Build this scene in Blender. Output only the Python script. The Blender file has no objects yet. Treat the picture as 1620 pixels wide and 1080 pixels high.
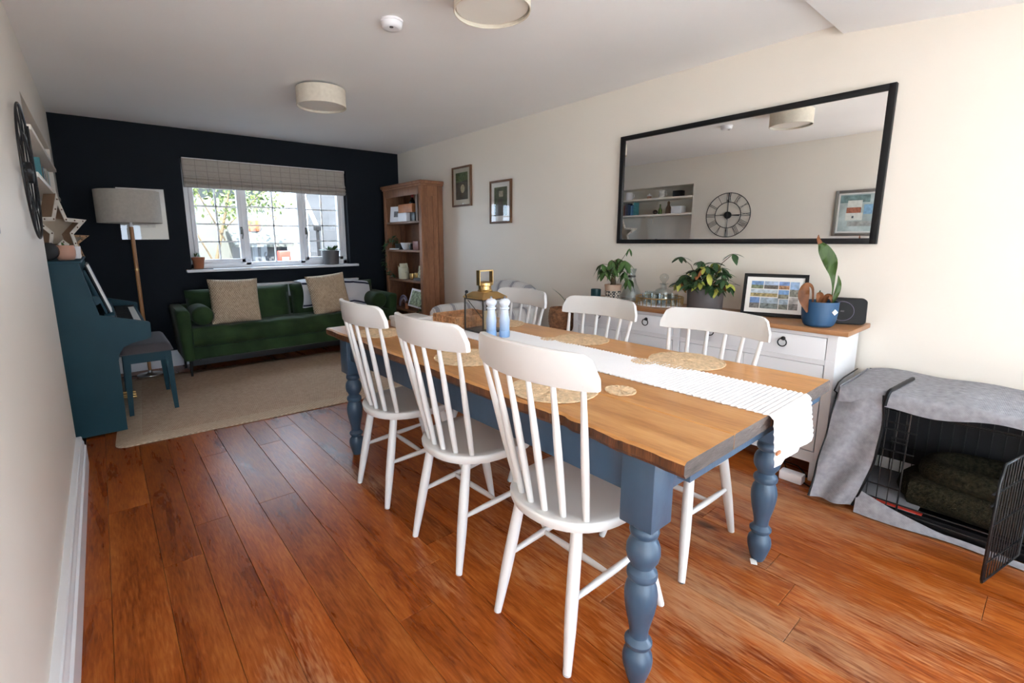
import bpy, bmesh, math, random
from mathutils import Vector, Matrix, Euler, Quaternion
random.seed(7)
PI = math.pi
SC = bpy.context.scene
COL = SC.collection

# ------------------------------------------------------------------ camera, world, exposure
cam_data = bpy.data.cameras.new('camera')
cam = bpy.data.objects.new('camera', cam_data)
COL.objects.link(cam)
SC.camera = cam
_pitch, _yaw, _roll = .1718, .6797, -.0058
_F = Vector((math.sin(_yaw)*math.cos(_pitch), math.cos(_yaw)*math.cos(_pitch), -math.sin(_pitch)))
_R = Vector((math.cos(_yaw), -math.sin(_yaw), 0)); _U = _R.cross(_F)
_R2 = _R*math.cos(_roll)+_U*math.sin(_roll); _U2 = _U*math.cos(_roll)-_R*math.sin(_roll)
cam.matrix_world = Matrix(((_R2.x, _U2.x, -_F.x, .2036), (_R2.y, _U2.y, -_F.y, 0.0), (_R2.z, _U2.z, -_F.z, 1.2825), (0, 0, 0, 1)))
cam_data.sensor_width = 36.0
cam_data.lens = 748.15*36/1620
cam_data.shift_x = 41.3/1620
cam_data.shift_y = -30.8/1620
cam_data.clip_start = .02

world = bpy.data.worlds.new('sky')
SC.world = world
world.use_nodes = True
_bg = world.node_tree.nodes['Background']
_bg.inputs['Color'].default_value = (.74, .915, 1.13, 1)
_bg.inputs['Strength'].default_value = 10.5
SC.view_settings.view_transform = 'Standard'
SC.view_settings.look = 'None'
SC.view_settings.gamma = 1
SC.view_settings.use_curve_mapping = False
SC.view_settings.exposure = 0.0
SC.cycles.max_bounces = 20
SC.cycles.diffuse_bounces = 14
SC.cycles.glossy_bounces = 4
SC.cycles.transmission_bounces = 8
SC.cycles.transparent_max_bounces = 12
SC.cycles.caustics_reflective = False
SC.cycles.caustics_refractive = False
SC.cycles.sample_clamp_indirect = 40
SC.cycles.use_denoising = True

def portal(name, loc, rot, sx, sy):
    l = bpy.data.lights.new(name, 'AREA'); l.shape = 'RECTANGLE'; l.size = sx; l.size_y = sy
    l.cycles.is_portal = True
    o = bpy.data.objects.new(name, l); COL.objects.link(o); o.location = loc; o.rotation_euler = rot

W, D, H = 3.408, 5.803, 2.402      # right wall x, back wall y, ceiling z
XL = -.02                          # left wall x
YF = -5.4                          # far end of the garden extension behind the camera
XE = -2.6                          # left side of the garden extension
portal('portal_doors', ((XE+1.2)/2, YF-.02, 1.08), (-PI/2, 0, PI), 1.2-XE-.1, 2.16)
_sun = bpy.data.lights.new('sun', 'SUN'); _sun.energy = 42; _sun.angle = .0095; _sun.color = (1.0, .97, .92)
_so = bpy.data.objects.new('sun', _sun); COL.objects.link(_so); _so.rotation_euler = Vector((.20, .60, -.78)).to_track_quat('-Z', 'Y').to_euler(); _so.location = (0, -9, 9)
portal('portal_rooflight', (-.8, -3.2, 2.5), (0, 0, 0), 3.0, 1.05)
portal('portal_side_doors', (W+.16, -1.65, 1.05), (PI/2, 0, PI/2), 2.1, 2.1)
portal('portal_window', (1.81, D+.2, 1.55), (PI/2, 0, PI), 1.7, 1.12)

# ------------------------------------------------------------------ materials
def nmat(name):
    m = bpy.data.materials.new(name); m.use_nodes = True
    nt = m.node_tree
    return m, nt, nt.nodes['Principled BSDF']

def node(nt, t, **kw):
    n = nt.nodes.new(t)
    for k, v in kw.items():
        if k.startswith('i_'):
            n.inputs[k[2:].replace('_', ' ')].default_value = v
        else:
            setattr(n, k, v)
    return n

def c4(c): return (c[0], c[1], c[2], 1)

def mat(name, col, rough=.5, metal=0, bump=0, bscale=60, var=.06, vscale=4, coat=0, sheen=0, stretch=(1, 1, 1), spec=.5):
    """a plain coloured surface with a little noise in colour and relief"""
    m, nt, b = nmat(name)
    tc = node(nt, 'ShaderNodeTexCoord'); mp = node(nt, 'ShaderNodeMapping')
    mp.inputs['Scale'].default_value = stretch
    nt.links.new(tc.outputs['Object'], mp.inputs['Vector'])
    nz = node(nt, 'ShaderNodeTexNoise'); nz.inputs['Scale'].default_value = vscale; nz.inputs['Detail'].default_value = 4
    nt.links.new(mp.outputs[0], nz.inputs['Vector'])
    rp = node(nt, 'ShaderNodeValToRGB')
    rp.color_ramp.elements[0].color = c4([x*(1-var) for x in col]); rp.color_ramp.elements[1].color = c4([min(1, x*(1+var)) for x in col])
    rp.color_ramp.elements[0].position = .3; rp.color_ramp.elements[1].position = .7
    nt.links.new(nz.outputs['Fac'], rp.inputs['Fac']); nt.links.new(rp.outputs['Color'], b.inputs['Base Color'])
    b.inputs['Roughness'].default_value = rough; b.inputs['Metallic'].default_value = metal
    b.inputs['Coat Weight'].default_value = coat; b.inputs['Sheen Weight'].default_value = sheen
    b.inputs['Specular IOR Level'].default_value = spec
    if bump:
        n2 = node(nt, 'ShaderNodeTexNoise'); n2.inputs['Scale'].default_value = bscale; n2.inputs['Detail'].default_value = 3
        nt.links.new(mp.outputs[0], n2.inputs['Vector'])
        bp = node(nt, 'ShaderNodeBump'); bp.inputs['Strength'].default_value = bump; bp.inputs['Distance'].default_value = .01
        nt.links.new(n2.outputs['Fac'], bp.inputs['Height']); nt.links.new(bp.outputs[0], b.inputs['Normal'])
    return m

def wood(name, cols, axis='Y', scale=9, rough=(.35, .5), bump=.12, rnd=.25, patch=None, coords='pos', coat=0, knots=None, spec=.5, wear=None, fine=.36, lo=.34, hi=.66):
    """grained wood: noise stretched along one axis, each board shifted and toned by its own random number"""
    m, nt, b = nmat(name)
    L = nt.links.new
    geo = node(nt, 'ShaderNodeNewGeometry'); tc = node(nt, 'ShaderNodeTexCoord'); oi = node(nt, 'ShaderNodeObjectInfo')
    src = geo.outputs['Position'] if coords == 'pos' else tc.outputs['Object']
    mp = node(nt, 'ShaderNodeMapping')
    s = {'X': (.16, 1, 1), 'Y': (1, .16, 1), 'Z': (1, 1, .16)}[axis]
    mp.inputs['Scale'].default_value = s
    L(src, mp.inputs['Vector'])
    mul = node(nt, 'ShaderNodeMath', operation='MULTIPLY'); mul.inputs[1].default_value = 37.0
    L(oi.outputs['Random'], mul.inputs[0])
    n1 = node(nt, 'ShaderNodeTexNoise', noise_dimensions='4D'); n1.inputs['Scale'].default_value = scale; n1.inputs['Detail'].default_value = 7
    n1.inputs['Roughness'].default_value = .62; n1.inputs['Distortion'].default_value = .9
    L(mp.outputs[0], n1.inputs['Vector']); L(mul.outputs[0], n1.inputs['W'])
    n2 = node(nt, 'ShaderNodeTexNoise', noise_dimensions='4D'); n2.inputs['Scale'].default_value = scale*15; n2.inputs['Distortion'].default_value = .5; n2.inputs['Detail'].default_value = 4
    mpf = node(nt, 'ShaderNodeMapping'); mpf.inputs['Scale'].default_value = {'X': (.12, 1, 1), 'Y': (1, .12, 1), 'Z': (1, 1, .12)}[axis]; L(src, mpf.inputs['Vector'])
    L(mpf.outputs[0], n2.inputs['Vector']); L(mul.outputs[0], n2.inputs['W'])
    mx = node(nt, 'ShaderNodeMix'); mx.data_type = 'FLOAT'; mx.inputs['Factor'].default_value = fine
    L(n1.outputs['Fac'], mx.inputs['A']); L(n2.outputs['Fac'], mx.inputs['B'])
    rp = node(nt, 'ShaderNodeValToRGB'); cr = rp.color_ramp
    cr.elements[0].position = lo; cr.elements[0].color = c4(cols[0])
    cr.elements[1].position = hi; cr.elements[1].color = c4(cols[-1])
    if len(cols) == 3:
        e = cr.elements.new(.5); e.color = c4(cols[1])
    L(mx.outputs['Result'], rp.inputs['Fac'])
    col = rp.outputs['Color']
    # per-board tone
    tone = node(nt, 'ShaderNodeMapRange'); tone.inputs['To Min'].default_value = 1-rnd; tone.inputs['To Max'].default_value = 1+rnd
    L(oi.outputs['Random'], tone.inputs['Value'])
    hs = node(nt, 'ShaderNodeHueSaturation'); L(tone.outputs[0], hs.inputs['Value']); L(col, hs.inputs['Color'])
    col = hs.outputs['Color']
    if patch:                                   # worn, greyed patches with a shape of their own
        pn = node(nt, 'ShaderNodeTexNoise'); pn.inputs['Scale'].default_value = patch[1]; pn.inputs['Detail'].default_value = 6; pn.inputs['Roughness'].default_value = .65
        pmp = node(nt, 'ShaderNodeMapping'); pmp.inputs['Scale'].default_value = {'X': (.4, 1.3, 1), 'Y': (1.3, .4, 1), 'Z': (1, 1, .4)}[axis]
        L(geo.outputs['Position'], pmp.inputs['Vector']); L(pmp.outputs[0], pn.inputs['Vector'])
        pm = node(nt, 'ShaderNodeMapRange'); pm.inputs['From Min'].default_value = patch[2]; pm.inputs['From Max'].default_value = patch[3]; pm.inputs['To Max'].default_value = patch[4]
        fa = node(nt, 'ShaderNodeMath', operation='MULTIPLY_ADD'); fa.inputs[1].default_value = .30; L(n2.outputs['Fac'], fa.inputs[0])
        fb = node(nt, 'ShaderNodeMath', operation='SUBTRACT'); fb.inputs[1].default_value = .15; L(pn.outputs['Fac'], fb.inputs[0]); L(fb.outputs[0], fa.inputs[2])
        src_ = fa.outputs[0]
        if wear:                                # the finish is worn through most where feet and chairs scrape
            ds = node(nt, 'ShaderNodeVectorMath', operation='DISTANCE'); ds.inputs[1].default_value = (wear[0], wear[1], 0); L(geo.outputs['Position'], ds.inputs[0])
            wm = node(nt, 'ShaderNodeMapRange'); wm.inputs['From Max'].default_value = wear[2]; wm.inputs['To Min'].default_value = .075; wm.inputs['To Max'].default_value = -.12; L(ds.outputs['Value'], wm.inputs['Value'])
            wa = node(nt, 'ShaderNodeMath', operation='ADD'); L(src_, wa.inputs[0]); L(wm.outputs[0], wa.inputs[1]); src_ = wa.outputs[0]
        L(src_, pm.inputs['Value'])
        px = node(nt, 'ShaderNodeMix'); px.data_type = 'RGBA'
        L(pm.outputs[0], px.inputs['Factor']); L(col, px.inputs['A']); px.inputs['B'].default_value = c4(patch[0])
        col = px.outputs['Result']
    if knots:
        vo = node(nt, 'ShaderNodeTexVoronoi', feature='F1'); vo.inputs['Scale'].default_value = knots[1]
        mp2 = node(nt, 'ShaderNodeMapping'); mp2.inputs['Scale'].default_value = {'X': (.45, 1, 1), 'Y': (1, .45, 1), 'Z': (1, 1, .45)}[axis]
        L(src, mp2.inputs['Vector']); L(mp2.outputs[0], vo.inputs['Vector'])
        km = node(nt, 'ShaderNodeMapRange'); km.inputs['From Min'].default_value = knots[2]; km.inputs['From Max'].default_value = knots[2]*.45; km.inputs['To Max'].default_value = .8
        L(vo.outputs['Distance'], km.inputs['Value'])
        kx = node(nt, 'ShaderNodeMix'); kx.data_type = 'RGBA'
        L(km.outputs[0], kx.inputs['Factor']); L(col, kx.inputs['A']); kx.inputs['B'].default_value = c4(knots[0])
        col = kx.outputs['Result']
    L(col, b.inputs['Base Color'])
    rr = node(nt, 'ShaderNodeMapRange'); rr.inputs['To Min'].default_value = rough[0]; rr.inputs['To Max'].default_value = rough[1]
    L(n1.outputs['Fac'], rr.inputs['Value']); L(rr.outputs[0], b.inputs['Roughness'])
    b.inputs['Coat Weight'].default_value = coat; b.inputs['Specular IOR Level'].default_value = spec
    bp = node(nt, 'ShaderNodeBump'); bp.inputs['Strength'].default_value = bump; bp.inputs['Distance'].default_value = .004
    L(n2.outputs['Fac'], bp.inputs['Height']); L(bp.outputs[0], b.inputs['Normal'])
    return m

def weave(name, c0, c1, sx, sy, axes='XY', rough=.9, bump=.5, sharp=False, checks=None):
    """woven fabric or fibre: two crossing sine waves in object space"""
    m, nt, b = nmat(name); L = nt.links.new
    tc = node(nt, 'ShaderNodeTexCoord'); sp = node(nt, 'ShaderNodeSeparateXYZ'); L(tc.outputs['Object'], sp.inputs[0])
    def wave(ax, s):
        a = node(nt, 'ShaderNodeMath', operation='MULTIPLY'); a.inputs[1].default_value = s; L(sp.outputs[ax], a.inputs[0])
        w = node(nt, 'ShaderNodeMath', operation='SINE'); L(a.outputs[0], w.inputs[0])
        return w
    a, c = wave(axes[0], sx), wave(axes[1], sy)
    mm = node(nt, 'ShaderNodeMath', operation='MULTIPLY'); L(a.outputs[0], mm.inputs[0]); L(c.outputs[0], mm.inputs[1])
    nz = node(nt, 'ShaderNodeTexNoise'); nz.inputs['Scale'].default_value = 40; nz.inputs['Detail'].default_value = 4; L(tc.outputs['Object'], nz.inputs['Vector'])
    ad = node(nt, 'ShaderNodeMath', operation='MULTIPLY_ADD'); ad.inputs[1].default_value = .35; L(mm.outputs[0], ad.inputs[0]); L(nz.outputs['Fac'], ad.inputs[2])
    rp = node(nt, 'ShaderNodeValToRGB'); rp.color_ramp.elements[0].color = c4(c0); rp.color_ramp.elements[1].color = c4(c1)
    rp.color_ramp.elements[0].position = .25; rp.color_ramp.elements[1].position = .75
    L(ad.outputs[0], rp.inputs['Fac'])
    col = rp.outputs['Color']
    if checks:                                  # printed lines: (axis, period, width, colour)
        for ax, per, wid, cc in checks:
            d = node(nt, 'ShaderNodeMath', operation='DIVIDE'); d.inputs[1].default_value = per; L(sp.outputs[ax], d.inputs[0])
            f = node(nt, 'ShaderNodeMath', operation='FRACT'); L(d.outputs[0], f.inputs[0])
            g = node(nt, 'ShaderNodeMath', operation='LESS_THAN'); g.inputs[1].default_value = wid/per; L(f.outputs[0], g.inputs[0])
            x = node(nt, 'ShaderNodeMix'); x.data_type = 'RGBA'; g2 = node(nt, 'ShaderNodeMath', operation='MULTIPLY'); g2.inputs[1].default_value = .75; L(g.outputs[0], g2.inputs[0])
            L(g2.outputs[0], x.inputs['Factor']); L(col, x.inputs['A']); x.inputs['B'].default_value = c4(cc); col = x.outputs['Result']
    L(col, b.inputs['Base Color']); b.inputs['Roughness'].default_value = rough; b.inputs['Specular IOR Level'].default_value = .2
    bp = node(nt, 'ShaderNodeBump'); bp.inputs['Strength'].default_value = bump; bp.inputs['Distance'].default_value = .004
    L(ad.outputs[0], bp.inputs['Height']); L(bp.outputs[0], b.inputs['Normal'])
    return m

def thin_glass(name, tint=(1, 1, 1), refl=1.0):
    m, nt, b = nmat(name); L = nt.links.new
    nt.nodes.remove(b)
    tr = node(nt, 'ShaderNodeBsdfTransparent'); tr.inputs['Color'].default_value = c4(tint)
    gl = node(nt, 'ShaderNodeBsdfGlossy'); gl.inputs['Roughness'].default_value = .02
    lw = node(nt, 'ShaderNodeLayerWeight'); lw.inputs['Blend'].default_value = .5       # facing term, the same from both sides of the pane
    pw = node(nt, 'ShaderNodeMath', operation='POWER'); pw.inputs[1].default_value = 4.5; L(lw.outputs['Facing'], pw.inputs[0])
    sc = node(nt, 'ShaderNodeMath', operation='MULTIPLY_ADD'); sc.inputs[1].default_value = .6*refl; sc.inputs[2].default_value = .035*refl; sc.use_clamp = True; L(pw.outputs[0], sc.inputs[0])
    mx = node(nt, 'ShaderNodeMixShader'); L(sc.outputs[0], mx.inputs[0]); L(tr.outputs[0], mx.inputs[1]); L(gl.outputs[0], mx.inputs[2])
    L(mx.outputs[0], nt.nodes['Material Output'].inputs['Surface'])
    return m

def crystal(name):
    m, nt, b = nmat(name)
    b.inputs['Transmission Weight'].default_value = 1; b.inputs['Roughness'].default_value = .02; b.inputs['IOR'].default_value = 1.3
    b.inputs['Base Color'].default_value = (.97, .98, .98, 1)
    return m

def stripes(name, axis, stops, period, rough=.9):
    m, nt, b = nmat(name); L = nt.links.new
    tc = node(nt, 'ShaderNodeTexCoord'); sp = node(nt, 'ShaderNodeSeparateXYZ'); L(tc.outputs['Object'], sp.inputs[0])
    d = node(nt, 'ShaderNodeMath', operation='DIVIDE'); d.inputs[1].default_value = period; L(sp.outputs[axis], d.inputs[0])
    f = node(nt, 'ShaderNodeMath', operation='FRACT'); L(d.outputs[0], f.inputs[0])
    rp = node(nt, 'ShaderNodeValToRGB'); cr = rp.color_ramp; cr.interpolation = 'CONSTANT'
    cr.elements[0].position = 0; cr.elements[0].color = c4(stops[0][1]); cr.elements[1].position = stops[1][0]; cr.elements[1].color = c4(stops[1][1])
    for p, c in stops[2:]:
        e = cr.elements.new(p); e.color = c4(c)
    L(f.outputs[0], rp.inputs['Fac']); L(rp.outputs['Color'], b.inputs['Base Color']); b.inputs['Roughness'].default_value = rough
    nz = node(nt, 'ShaderNodeTexNoise'); nz.inputs['Scale'].default_value = 250; L(tc.outputs['Object'], nz.inputs['Vector'])
    bp = node(nt, 'ShaderNodeBump'); bp.inputs['Strength'].default_value = .25; bp.inputs['Distance'].default_value = .003
    L(nz.outputs['Fac'], bp.inputs['Height']); L(bp.outputs[0], b.inputs['Normal'])
    return m

M = {}
M['cream_wall'] = mat('cream_wall', (.80, .750, .675), .48, bump=.05, bscale=90, var=.012, vscale=2)
M['navy_wall'] = mat('navy_wall', (.0055, .0080, .0125), .8, bump=.05, bscale=90, var=.05, vscale=2, spec=.25)
M['ceiling_white'] = mat('ceiling_white', (.88, .88, .88), .9, bump=.04, bscale=60, var=.012, vscale=2)
M['white_gloss'] = mat('white_gloss', (.76, .77, .80), .35, var=.015)
M['upvc'] = mat('upvc_white', (.80, .81, .84), .3, var=.01)
M['chair_white'] = mat('chair_white', (.66, .655, .645), .32, var=.015, vscale=8)
M['cab_white'] = mat('cabinet_white', (.74, .75, .77), .42, var=.015)
M['table_blue'] = mat('table_blue', (.040, .076, .125), .38, bump=.12, bscale=45, var=.10, vscale=14, stretch=(1, 1, .4))
M['teal'] = mat('piano_teal', (.009, .047, .068), .5, bump=.06, bscale=60, var=.06, vscale=6, spec=.22)
M['black'] = mat('black_satin', (.007, .007, .008), .5, var=.05, spec=.25)
M['black_metal'] = mat('black_metal', (.014, .014, .015), .45, metal=.3, var=.05)
M['wire'] = mat('wire_black', (.008, .008, .009), .35, metal=.2, var=.05)
M['brass'] = mat('brass', (.58, .40, .17), .3, metal=1, var=.08, vscale=10)
M['steel'] = mat('steel', (.35, .34, .33), .3, metal=1, var=.05)
M['pewter'] = mat('pewter_edge', (.10, .095, .085), .4, metal=.8, var=.1)
M['velvet'] = mat('green_velvet', (.020, .043, .013), .75, bump=.15, bscale=25, var=.35, vscale=6, sheen=.10, spec=.2)
M['leg_dark'] = mat('dark_leg', (.012, .010, .009), .4)
M['mirror'] = mat('mirror_glass', (.88, .89, .88), 0.0, metal=1, var=0)
M['linen'] = weave('linen_shade', (.60, .54, .45), (.72, .66, .56), 900, 900, 'XZ', bump=.15)
M['lamp_linen'] = weave('grey_linen_shade', (.40, .37, .33), (.48, .45, .40), 900, 900, 'XZ', bump=.15)
M['diffuser'] = mat('diffuser', (.74, .71, .65), .6, var=.01)
M['plastic_white'] = mat('plastic_white', (.82, .82, .85), .4, var=.01)
M['blind'] = weave('blind_cloth', (.38, .335, .295), (.44, .395, .35), 700, 700, 'XZ', bump=.2,
                   checks=[('X', .105, .007, (.26, .235, .215)), ('Z', .055, .006, (.27, .245, .225))])
M['jute_rug'] = weave('jute_rug', (.40, .28, .195), (.56, .415, .30), 420, 160, 'XY', bump=.9)
M['jute_border'] = weave('jute_border', (.44, .33, .235), (.58, .455, .335), 200, 200, 'XY', bump=.8)
M['knit'] = weave('knit_beige', (.34, .25, .17), (.56, .44, .32), 330, 230, 'XZ', bump=1.0)
M['mat_straw'] = mat('straw_placemat', (.74, .54, .33), .85, bump=.9, bscale=120, var=.20, vscale=60)
M['runner'] = mat('runner_white', (.86, .86, .87), .9, bump=.4, bscale=300, var=.02)
M['wicker'] = mat('wicker_brown', (.30, .14, .065), .7, bump=.5, bscale=90, var=.45, vscale=40)
M['wicker_tan'] = mat('wicker_tan', (.50, .255, .115), .7, bump=.5, bscale=90, var=.35, vscale=40)
M['soil'] = mat('soil', (.035, .022, .015), .95, bump=.8, bscale=80, var=.4, vscale=40)
M['leaf_a'] = mat('leaf_green', (.055, .125, .028), .38, var=.25, vscale=18)
M['leaf_b'] = mat('leaf_dark', (.026, .070, .022), .38, var=.3, vscale=18)
M['leaf_yellow'] = mat('leaf_variegated', (.42, .45, .09), .4, var=.3, vscale=30)
M['leaf_rust'] = mat('leaf_withered', (.30, .11, .035), .55, var=.4, vscale=14)
M['stem'] = mat('stem_brown', (.10, .065, .03), .7, var=.2)
M['terracotta'] = mat('terracotta', (.33, .115, .05), .85, bump=.1, var=.15)
M['grey_pot'] = mat('grey_pot', (.095, .088, .09), .55, var=.06)
M['blue_pot'] = mat('blue_pot', (.018, .075, .17), .5, var=.05)
M['pink_pot'] = mat('pink_pot', (.58, .32, .23), .6, var=.05)
M['glass'] = thin_glass('thin_glass')
M['pane'] = thin_glass('window_glass', (.97, .98, .98), .7)
M['crystal'] = thin_glass('crystal', (.90, .93, .93), 2.2)
M['paper'] = mat('paper_white', (.80, .79, .76), .8, var=.01)
M['oak'] = wood('oak_pole', [(.30, .13, .045), (.46, .22, .08)], 'Z', 20, coords='obj', rnd=.0)
M['floor'] = wood('floor_boards', [(.13, .021, .003), (.285, .066, .009), (.42, .128, .024)], 'Y', 8, rough=(.20, .38), bump=.12, rnd=.15,
                  patch=((.47, .28, .15), 1.5, .51, .66, .58), knots=((.045, .018, .008), 2.6, .085), spec=.2, wear=(2.0, .7, 2.6), fine=.40, lo=.36, hi=.64)
M['table_wood'] = wood('table_pine', [(.38, .155, .040), (.56, .270, .088), (.66, .355, .135)], 'Y', 7, rough=(.24, .40), bump=.12, rnd=.10,
                       knots=((.09, .028, .010), 3.1, .06))
M['pale_tile'] = mat('pale_tile', (.72, .71, .69), .5, var=.05, vscale=1.5)  # pale so that the unseen floor throws light up to the ceiling
M['table_end'] = wood('weathered_end', [(.030, .021, .017), (.085, .064, .054), (.16, .13, .115)], 'X', 26, rough=(.6, .8), bump=.4, rnd=.25)
M['table_edge'] = wood('barky_edge', [(.030, .010, .003), (.11, .036, .010), (.24, .095, .030)], 'Z', 16, rough=(.4, .6), bump=.5, rnd=.1)
M['pine_case'] = wood('bookcase_pine', [(.13, .052, .025), (.245, .108, .052), (.33, .155, .078)], 'Z', 9, rough=(.45, .6), rnd=.14,
                      knots=((.055, .018, .008), 3.4, .05))
M['pine_shelf'] = wood('shelf_pine', [(.14, .062, .030), (.27, .13, .065)], 'Y', 9, rough=(.45, .6), rnd=.1)
M['side_top'] = wood('sideboard_top', [(.26, .115, .045), (.43, .21, .090)], 'Y', 10, rough=(.3, .45), rnd=.05, knots=((.12, .045, .018), 3.0, .05))
M['frame_wood'] = mat('frame_wood', (.14, .065, .03), .45, var=.2, vscale=20)
M['cover'] = weave('crate_cover', (.20, .20, .222), (.36, .36, .39), 1500, 1500, 'YZ', bump=.25)
M['lining'] = mat('cover_lining', (.022, .022, .025), .9)
M['bed'] = mat('dog_bed_plush', (.030, .026, .015), .98, bump=1.0, bscale=160, var=.6, vscale=70, spec=.1)
M['striped'] = stripes('ticking_stripe', 'Y', [(0, (.60, .60, .60)), (.34, (.30, .30, .32)), (.36, (.60, .60, .60)), (.42, (.30, .30, .33)), (.62, (.60, .60, .60)), (.68, (.30, .30, .32)), (.70, (.60, .60, .60))], .17)
M['striped_arm'] = stripes('ticking_stripe_arm', 'X', [(0, (.60, .60, .60)), (.34, (.30, .30, .32)), (.36, (.60, .60, .60)), (.42, (.30, .30, .33)), (.62, (.60, .60, .60)), (.68, (.30, .30, .32)), (.70, (.60, .60, .60))], .17)

# ------------------------------------------------------------------ mesh builder
class MB:
    def __init__(s):
        s.bm = bmesh.new()
    def _xf(s, vs, loc=(0, 0, 0), rot=None, scale=None):
        mtx = Matrix.Translation(loc)
        if rot is not None:
            mtx = mtx @ (rot.to_matrix().to_4x4() if not isinstance(rot, Matrix) else rot)
        if scale is not None:
            mtx = mtx @ Matrix.Diagonal((scale[0], scale[1], scale[2], 1))
        bmesh.ops.transform(s.bm, matrix=mtx, verts=vs)
    def box(s, x0, x1, y0, y1, z0, z1, bev=0, seg=2, mi=0):
        r = bmesh.ops.create_cube(s.bm, size=1)
        vs = r['verts']
        s._xf(vs, ((x0+x1)/2, (y0+y1)/2, (z0+z1)/2), None, (abs(x1-x0), abs(y1-y0), abs(z1-z0)))
        fs = set(f for v in vs for f in v.link_faces)
        if bev:
            es = list(set(e for v in vs for e in v.link_edges))
            r2 = bmesh.ops.bevel(s.bm, geom=es, offset=bev, segments=seg, profile=.5, affect='EDGES')
            fs = set(r2['faces']) | set(f for f in fs if f.is_valid)
        for f in fs: f.material_index = mi
        return s
    def obox(s, c, size, rot, bev=0, mi=0):
        n0 = set(s.bm.verts)
        s.box(-size[0]/2, size[0]/2, -size[1]/2, size[1]/2, -size[2]/2, size[2]/2, bev, mi=mi)
        vs = [v for v in s.bm.verts if v not in n0]
        s._xf(vs, c, rot)
        return s
    def rings(s, rings, caps=True, mi=0, closed=False):
        """rings: list of lists of points with the same count"""
        L = [[s.bm.verts.new(p) for p in r] for r in rings]
        n = len(L[0]); N = len(L)
        for i in range(N if closed else N-1):
            a, b = L[i], L[(i+1) % N]
            for j in range(n):
                f = s.bm.faces.new((a[j], a[(j+1) % n], b[(j+1) % n], b[j])); f.material_index = mi
        if caps and not closed:
            f = s.bm.faces.new(list(reversed(L[0]))); f.material_index = mi
            f = s.bm.faces.new(L[-1]); f.material_index = mi
        return s
    def lathe(s, prof, c=(0, 0, 0), seg=24, mi=0, caps=True, rot=None):
        R = []
        for r, z in prof:
            R.append([Vector((r*math.cos(2*PI*k/seg), r*math.sin(2*PI*k/seg), z)) for k in range(seg)])
        if rot is not None: R = [[rot @ p for p in ring] for ring in R]
        R = [[p+Vector(c) for p in ring] for ring in R]
        return s.rings(R, caps, mi)
    def tube(s, pts, r, seg=8, mi=0, closed=False):
        pts = [Vector(p) for p in pts]; N = len(pts); R = []
        rad = r if callable(r) else ((lambda t: r[0]+(r[1]-r[0])*t) if isinstance(r, tuple) else (lambda t: r))
        up = None
        for i, p in enumerate(pts):
            if closed: d = pts[(i+1) % N]-pts[i-1]
            else: d = pts[min(i+1, N-1)]-pts[max(i-1, 0)]
            d.normalize()
            if up is None:
                up = Vector((0, 0, 1)) if abs(d.z) < .9 else Vector((1, 0, 0))
            a = d.cross(up)
            if a.length < 1e-6: a = d.cross(Vector((.3, 1, .2)))
            a.normalize(); b = a.cross(d); up = b
            rr = rad(i/max(1, N-1))
            R.append([p+a*(rr*math.cos(2*PI*k/seg))+b*(rr*math.sin(2*PI*k/seg)) for k in range(seg)])
        return s.rings(R, True, mi, closed)
    def prism(s, poly, h0, h1, axis='z', mi=0):
        """2-D outline extruded along an axis"""
        def P(u, v, w):
            return {'z': (u, v, w), 'y': (u, w, v), 'x': (w, u, v)}[axis]
        return s.rings([[Vector(P(u, v, h0)) for u, v in poly], [Vector(P(u, v, h1)) for u, v in poly]], True, mi)
    def sphere(s, c, r, sub=2, scale=(1, 1, 1), mi=0):
        n0 = len(s.bm.verts)
        rr = bmesh.ops.create_icosphere(s.bm, subdivisions=sub, radius=r)
        s._xf(rr['verts'], c, None, scale)
        for f in set(f for v in rr['verts'] for f in v.link_faces): f.material_index = mi
        return s
    def surf(s, fn, nu, nv, thick=0, mi=0):
        """grid surface fn(u, v) with optional thickness"""
        g = [[Vector(fn(i/nu, j/nv)) for j in range(nv+1)] for i in range(nu+1)]
        V = [[s.bm.verts.new(p) for p in row] for row in g]
        F = []
        for i in range(nu):
            for j in range(nv):
                f = s.bm.faces.new((V[i][j], V[i+1][j], V[i+1][j+1], V[i][j+1])); f.material_index = mi; F.append(f)
        if thick:
            s.bm.normal_update()
            bmesh.ops.solidify(s.bm, geom=F, thickness=thick)
        return s
    def build(s, name, m, parent=None, smooth=35, sub=0):
        bm = s.bm
        bmesh.ops.recalc_face_normals(bm, faces=bm.faces)
        if smooth:
            lim = math.radians(smooth)
            for f in bm.faces: f.smooth = True
            for e in bm.edges:
                if len(e.link_faces) == 2 and e.calc_face_angle(0) > lim: e.smooth = False
        me = bpy.data.meshes.new(name); bm.to_mesh(me); bm.free()
        for x in (m if isinstance(m, (list, tuple)) else [m]): me.materials.append(x)
        o = bpy.data.objects.new(name, me); COL.objects.link(o)
        if parent is not None:
            o.parent = parent
            root = parent
            while root.parent is not None: root = root.parent
            me.transform(Matrix.Translation(-Vector(root.location)))   # geometry is written in room coordinates
        else:
            # give a thing that is one mesh an origin at its base
            if me.vertices:
                xs = [v.co for v in me.vertices]
                c = Vector(((min(p.x for p in xs)+max(p.x for p in xs))/2, (min(p.y for p in xs)+max(p.y for p in xs))/2, min(p.z for p in xs)))
                me.transform(Matrix.Translation(-c)); o.location = c
        if sub:
            md = o.modifiers.new('smooth', 'SUBSURF'); md.levels = sub; md.render_levels = sub
        return o

def tag(o, label, cat, group=None):
    o['label'] = label; o['category'] = cat
    if group: o['group'] = group
    return o

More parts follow.
